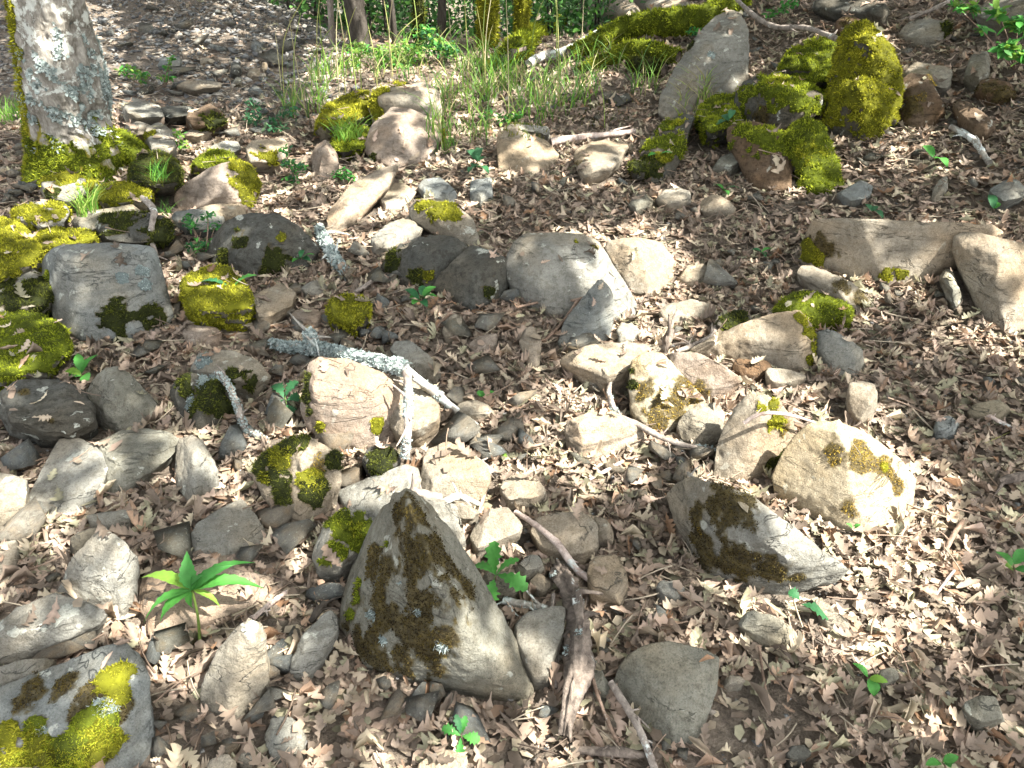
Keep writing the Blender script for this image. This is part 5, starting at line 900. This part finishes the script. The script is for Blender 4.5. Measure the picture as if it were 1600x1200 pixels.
grass('moss_grass_cover', 'low moss and short grass carpet between the roots at top centre', [(760, 150, 60, 350), (860, 120, 70, 400), (940, 170, 60, 250), (820, 200, 40, 150)], 0, .015, .045, [(.18, .17, .03), (.13, .15, .03), (.08, .13, .03)], wd=.003, seed=7)
# tall bent grass stalks, each its own thing
TS = [(445, 165, 492, -30), (462, 160, 470, 20), (478, 178, 452, 30), (500, 150, 505, -40), (515, 150, 498, 10), (532, 175, 530, -30), (540, 150, 556, 10), (560, 170, 530, -20), (612, 130, 618, -30), (614, 122, 600, 0), (755, 150, 762, -40), (757, 150, 772, -30), (760, 155, 745, 10), (870, 100, 862, -60), (795, 180, 790, -20), (872, 160, 868, -30), (828, 100, 865, -30), (705, 70, 690, -40), (730, 80, 722, -50), (655, 90, 640, -40), (770, 70, 800, -40), (610, 100, 660, 20), (565, 145, 590, 20), (908, 90, 915, -40), (1590, 645, 1540, 692), (945, 200, 930, 110), (540, 80, 520, -40), (590, 140, 575, 40), (488, 150, 520, 40), (440, 140, 430, 50)]
for i, (u0, v0, u1, v1) in enumerate(TS):
    b = at(u0, v0, 0); t = onplane(u1, v1, b[1]+(.1 if i % 2 else -.15))
    if v1 > v0: t = at(u1, v1, .02)
    d = project(b)[0][2]; mid = (b+t)/2+np.array([(t[0]-b[0])*-.25, 0, abs(t[2]-b[2])*.06]); org = b; V, Q, _ = tube_mesh([b-org, mid-org, t-org], [d/770*.55, d/770*.48, d/770*.28], 5, 8, .05, i)
    cc = [(.42, .42, .16), (.30, .38, .10), (.5, .46, .28)][i % 3]; o = obj('grass_stalk', mesh('grass_stalk', V, clean(V, Q), M_green, True, np.tile(cc, (len(V), 1))), None, org)
    tag(o, 'yellow green grass blade arching over the litter at the right edge' if v1 > 600 else 'tall thin grass stalk rising in the clearing, top '+('left' if u0 < 600 else 'centre'), 'grass stalk', 'tall grass stalks')
# ------------------------------------------------------------------ trees behind and the unseen leaves added overhead for shade
def trunk_tree(name, label, u, v, wpx, lean, mat='dark', H=5.0, moss=None, group=None):
    b = at(u, v, 0); d = project(b)[0][2]; r = wpx*d/F/2; e = empty(name, b); tag(e, label, 'tree', group)
    C = [np.array([0, 0, -.15]), np.array([0, 0, .0]), np.array([lean*.3, 0, .5]), np.array([lean, .05, 1.6]), np.array([lean*1.6, .1, H*.6]), np.array([lean*1.8, .1, H])]
    V, Q, _ = tube_mesh(C, [r*1.35, r*1.2, r, r*.92, r*.8, r*.5], 20, 14, .09, int(abs(u))); Qm = np.array([q for q in Q.tolist() if len(set(q)) == 4]); Nn = normals(V, Qm)
    an = np.arctan2(Nn[:, 1], Nn[:, 0]); V = V+Nn*((np.abs(fbm(np.stack([an*3, V[:, 2]*3, 0*an], 1), 3, 6))-.2)*r*.25)[:, None]
    t = obj('trunk', mesh('trunk', V, clean(V, Q), BARK[mat], True, None, np.clip(.9-V[:, 2]*.9, 0, .8) if moss else np.zeros(len(V))), e)
    if moss: tag(obj('moss_cover', moss_tufts(V, Qm, Nn, np.clip(1.1-V[:, 2]*.55+fbm(V/.1, 3, 4)*.7, 0, 1.2)*(V[:, 2] < 1.6), d/770, moss, np.random.default_rng(int(u))), t), 'moss on the trunk', kind='stuff')
    return e, b
TR = [('dark oak trunk at the top edge left of the clearing', 563, 76, 27, -.1, 'dark', None), ('mossy trunk at the top edge behind the tall grass', 762, 76, 25, .02, 'rot', 'y'), ('small moss-tipped stump-like trunk right of the mossy trunk', 815, 68, 18, .0, 'dark', 'y'),
      ('slim dark trunk far behind the shrubs', 690, 70, 11, .1, 'dark', None), ('slim grey trunk left of the dark oak trunk', 520, 69, 8, .1, 'stick', None), ('slim dark trunk in the background, just right of the dark oak trunk', 618, 70, 8, -.05, 'dark', None),
      ('slim mossed trunk between the two thick ones', 655, 72, 11, .05, 'rot', 'd')]
trees = [trunk_tree('oak_tree' if w_ > 17 else 'sapling', lb, u, v, w_, ln_, mt, moss=ms_) for lb, u, v, w_, ln_, mt, ms_ in TR]
for k, (u, v, w_, ln_) in enumerate([(470, 4, 10, .1), (500, -2, 12, -.1), (535, -8, 10, .06), (585, 0, 9, .1), (600, -6, 12, 0), (636, 0, 10, .1), (672, -4, 10, -.08), (708, 0, 12, .04), (735, -8, 12, 0), (790, -6, 12, .05), (840, -2, 10, .1), (870, -12, 14, 0), (900, -20, 12, .1), (450, -20, 16, 0)]):
    trunk_tree('sapling', 'thin sapling stem in the far thicket, top centre', u, v, w_, ln_, 'stick' if k % 2 else 'dark', 4, group='far saplings')
for k in range(44):                                     # thicket leaves between the far stems
    u = rng.uniform(400, 960); y_ = rng.uniform(9.3, 16); b = onplane(u, rng.uniform(-40, 20), y_); gz = float(G(b[0], b[1])); e = empty('thicket_shrub', (b[0], b[1], gz)); tag(e, 'shaded leafy shrub in the far thicket behind the clearing', 'shrub', 'far thicket shrubs')
    m = 420; q = rng.normal(0, 1, (m, 3))*np.array([.5, .45, .42])+np.array([0, 0, .55]); tv = np.array([(0, 0, 0), (-.3, .45, .05), (0, 1, -.05), (.3, .45, .05)]); tf = np.array([(0, 2, 1), (0, 3, 2)])
    A = scatter_mesh([(tv, tf)], q, rotm(rng.uniform(0, 6.28, m), rng.normal(0, .6, m), rng.normal(0, .6, m)), rng.uniform(.05, .11, m), np.zeros(m, int), np.array([(.05, .15, .03), (.09, .22, .04), (.04, .10, .03)])[rng.integers(0, 3, m)]); obj('foliage', mesh('foliage', A[0], A[1], M_green, True, A[2]), e)['kind'] = 'stuff'
    V, Q, _ = tube_mesh([np.zeros(3), np.array([.03, 0, .4]), np.array([0, .05, .9])], [.02, .015, .006], 6, 4, .1, k); obj('stem', mesh('stem', V, clean(V, Q), BARK['dark'], True, None, np.zeros(len(V))), e)
# sun flecks: ground outlines along which gaps are cut into the unseen leaves overhead
LIT = [
 ([(1135, 640), (1195, 592), (1330, 648), (1440, 700), (1490, 800), (1475, 930), (1390, 985), (1290, 975), (1230, 930), (1190, 860), (1130, 760), (1165, 700)], 0),
 ([(985, 585), (1040, 545), (1160, 560), (1165, 600), (1110, 635), (1085, 660), (1010, 672)], 0), ([(885, 640), (1010, 640), (1012, 705), (900, 712)], 0),
 ([(700, 620), (800, 600), (880, 650), (900, 720), (1010, 740), (1030, 800), (980, 870), (990, 960), (920, 950), (900, 880), (830, 880), (780, 800), (700, 700)], .42), ([(655, 690), (760, 700), (770, 800), (660, 800)], 0),
 ([(480, 605), (560, 590), (640, 640), (640, 705), (480, 700)], 0), ([(885, 355), (1060, 360), (1062, 465), (1040, 520), (985, 510), (930, 440)], 0), ([(870, 540), (1000, 535), (960, 600), (860, 600)], .4), ([(20, 720), (170, 700), (140, 805), (20, 805)], .15), ([(272, 676), (345, 676), (335, 740), (275, 720)], 0),
 ([(-60, 770), (60, 800), (120, 830), (215, 850), (210, 960), (160, 980), (100, 1010), (-60, 1050)], .12), ([(205, 870), (445, 880), (440, 1010), (330, 1040), (215, 1000)], .3), ([(355, 1040), (430, 970), (450, 1120), (360, 1120)], .1),
 ([(560, 1070), (700, 950), (840, 1000), (850, 1090), (940, 1100), (940, 1230), (560, 1230)], .42), ([(120, 1000), (240, 990), (250, 1230), (-60, 1230), (-60, 1150), (100, 1120)], .3), ([(150, -40), (70, -40), (110, 130), (130, 230), (180, 200), (190, 40)], .0),
 ([(-40, 165), (62, 170), (60, 250), (-40, 250)], .1), ([(180, 180), (290, 175), (480, 215), (480, 345), (300, 345), (140, 330), (60, 320), (60, 270), (190, 240)], .15), ([(500, 125), (700, 120), (720, 260), (770, 240), (770, 310), (650, 380), (500, 375), (530, 260)], .2), ([(775, 190), (890, 200), (1000, 205), (985, 290), (870, 270), (780, 270)], .15),
 ([(-40, 335), (60, 345), (160, 350), (150, 400), (60, 440), (-40, 440)], .2), ([(280, 400), (380, 400), (400, 510), (290, 510)], .35), ([(1150, 108), (1290, 110), (1290, 180), (1240, 215), (1150, 190)], .15), ([(1285, 10), (1410, 30), (1410, 220), (1380, 270), (1290, 270), (1240, 300), (1240, 190), (1290, 180)], .1), ([(1400, 180), (1560, 180), (1570, 265), (1420, 260)], .35),
 ([(1320, 338), (1560, 345), (1620, 360), (1640, 520), (1560, 520), (1480, 430), (1330, 445)], 0), ([(1240, 400), (1350, 420), (1330, 515), (1210, 500)], .2), ([(1000, 285), (1150, 290), (1150, 335), (1000, 335)], .3), ([(500, 55), (700, 55), (700, 115), (500, 120)], -.1), ([(700, 100), (950, 20), (1080, 0), (1090, 40), (900, 130), (760, 200)], .35), ([(1330, 1040), (1640, 1100), (1640, 1230), (1380, 1230)], .95),
 ([(1020, 880), (1250, 890), (1250, 1010), (1060, 1000)], .7), ([(1380, 440), (1640, 460), (1640, 540), (1420, 520)], .9), ([(540, 290), (650, 300), (640, 360), (510, 370)], 0), ([(340, 0), (480, 0), (470, 60), (300, 40)], .4), ([(400, 690), (530, 700), (520, 760), (410, 750)], .2), ([(500, 790), (600, 780), (600, 880), (510, 880)], .3), ([(1060, 500), (1280, 480), (1280, 560), (1080, 560)], .3), ([(0, 480), (110, 480), (110, 590), (0, 600)], .45)]
LIT = [(pl, q if k in (0, 1, 2, 4, 5, 6) else min(.95, q+.26)) for k, (pl, q) in enumerate(LIT)]
LP = [([tuple(at(u, v, .06)[:2]) for u, v in pl], q) for pl, q in LIT]
def shade_canopy(n, z0, z1, lsz):  # unseen leaves added overhead, culled along the outlines to shape sun and shade
    y = .2+13*rng.random(n)**.75; x = rng.uniform(-1, 1, n)*(.80*y+1.1); far = rng.random(n) < .12; x = np.where(far, rng.uniform(-8, 8, n), x); y = np.where(far, rng.uniform(-3, 14, n), y)
    z = rng.uniform(z0, z1, n); k = (z-G(x, y)-.06)/SUNV[2]                 # (x, y) = where the leaf's shadow falls
    keep = np.ones(n, bool); jx, jy = x+rng.normal(0, .02, n), y+rng.normal(0, .02, n)
    for pl, q in LP:
        ins = inpoly(jx, jy, pl); rr_ = .135 if q < .2 else .07
        for a_ in range(6): ins |= inpoly(jx+rr_*math.cos(a_*1.047), jy+rr_*math.sin(a_*1.047), pl)
        keep &= ~(ins & (rng.random(n) > q*.55))
    nz = fbm(np.stack([x*2.3, y*2.3, 0*x], 1), 3, 88); keep &= ~((nz > .62) & (rng.random(n) > .5)); keep &= rng.random(n) < .98
    P = np.stack([x+SUNV[0]*k, y+SUNV[1]*k, z], 1)[keep]; m = len(P); tv = np.array([(0, -.5, 0), (-.32, -.1, .05), (-.25, .3, .05), (0, .5, -.03), (.25, .3, .05), (.32, -.1, .05)]); tf = np.array([(0, 5, 4), (0, 4, 3), (0, 3, 2), (0, 2, 1)])
    return P, rotm(rng.uniform(0, 6.28, m), rng.normal(0, .5, m), rng.normal(0, .5, m)), lsz*rng.uniform(.7, 1.3, m), np.array([(.05, .13, .02), (.07, .17, .03), (.04, .10, .02)])[rng.integers(0, 3, m)], (tv, tf)
P, Rm, sc, cols, tm = shade_canopy(76000, 3.6, 5.0, .14)
homes = [(tree, tb+np.array([-.9, .2, 3.6])), (trees[0][0], trees[0][1]+np.array([0, 0, 4])), (trees[1][0], trees[1][1]+np.array([0, 0, 4]))]
for j, (x, y) in enumerate([(3.9, -2.2), (7.6, 2.2), (5.5, 9.5), (-3.5, -3.0), (9.5, -1.5)]):  # unseen trees added to carry the shade leaves
    b = np.array([x, y, float(G(x, y))]); e = empty('oak_tree', b); tag(e, ['unseen oak tree added for shade behind and right of the camera', 'oak tree added for shade out of view on the right bank', 'oak tree added for shade out of view up the bank behind the moss pillar', 'oak tree added for shade out of view behind the camera on the left', 'farthest oak tree added for shade out of view on the right'][j], 'tree')
    V, Q, _ = tube_mesh([(0, 0, -.2), (.05, 0, .8), (0, .1, 2.5), (.1, 0, 4.2), (0, 0, 5.6)], [.22, .17, .15, .12, .05], 16, 8, .1, j); obj('trunk', mesh('trunk', V, clean(V, Q), BARK['dark'], True, None, np.zeros(len(V))), e); homes.append((e, b+np.array([0, 0, 4.5])))
D2 = np.stack([np.hypot(P[:, 0]-h[1][0], P[:, 1]-h[1][1]) for h in homes], 1); near = D2.argmin(1)
for j, (e, h) in enumerate(homes):
    k = near == j
    if k.sum() < 10: continue
    base = np.array(e.location); A = scatter_mesh([tm], P[k]-base, Rm[k], sc[k], np.zeros(k.sum(), int), cols[k]); cr = obj('shade_crown', mesh('shade_crown', A[0], A[1], M_canopy, True, A[2]), e); cr['kind'] = 'stuff'  # out-of-view leaves, laid out for the shade they cast
    top_ = h-base; pts = P[k]-base
    for q in range(6):
        t = pts[int(rng.integers(0, len(pts)))]; V, Q, _ = tube_mesh([top_-np.array([0, 0, .6]), (top_+t)/2+np.array([0, 0, .15]), t], [.06, .035, .012], 7, 8, .1, q); obj('limb', mesh('limb', V, clean(V, Q), BARK['dark'], True, None, np.zeros(len(V))), e)
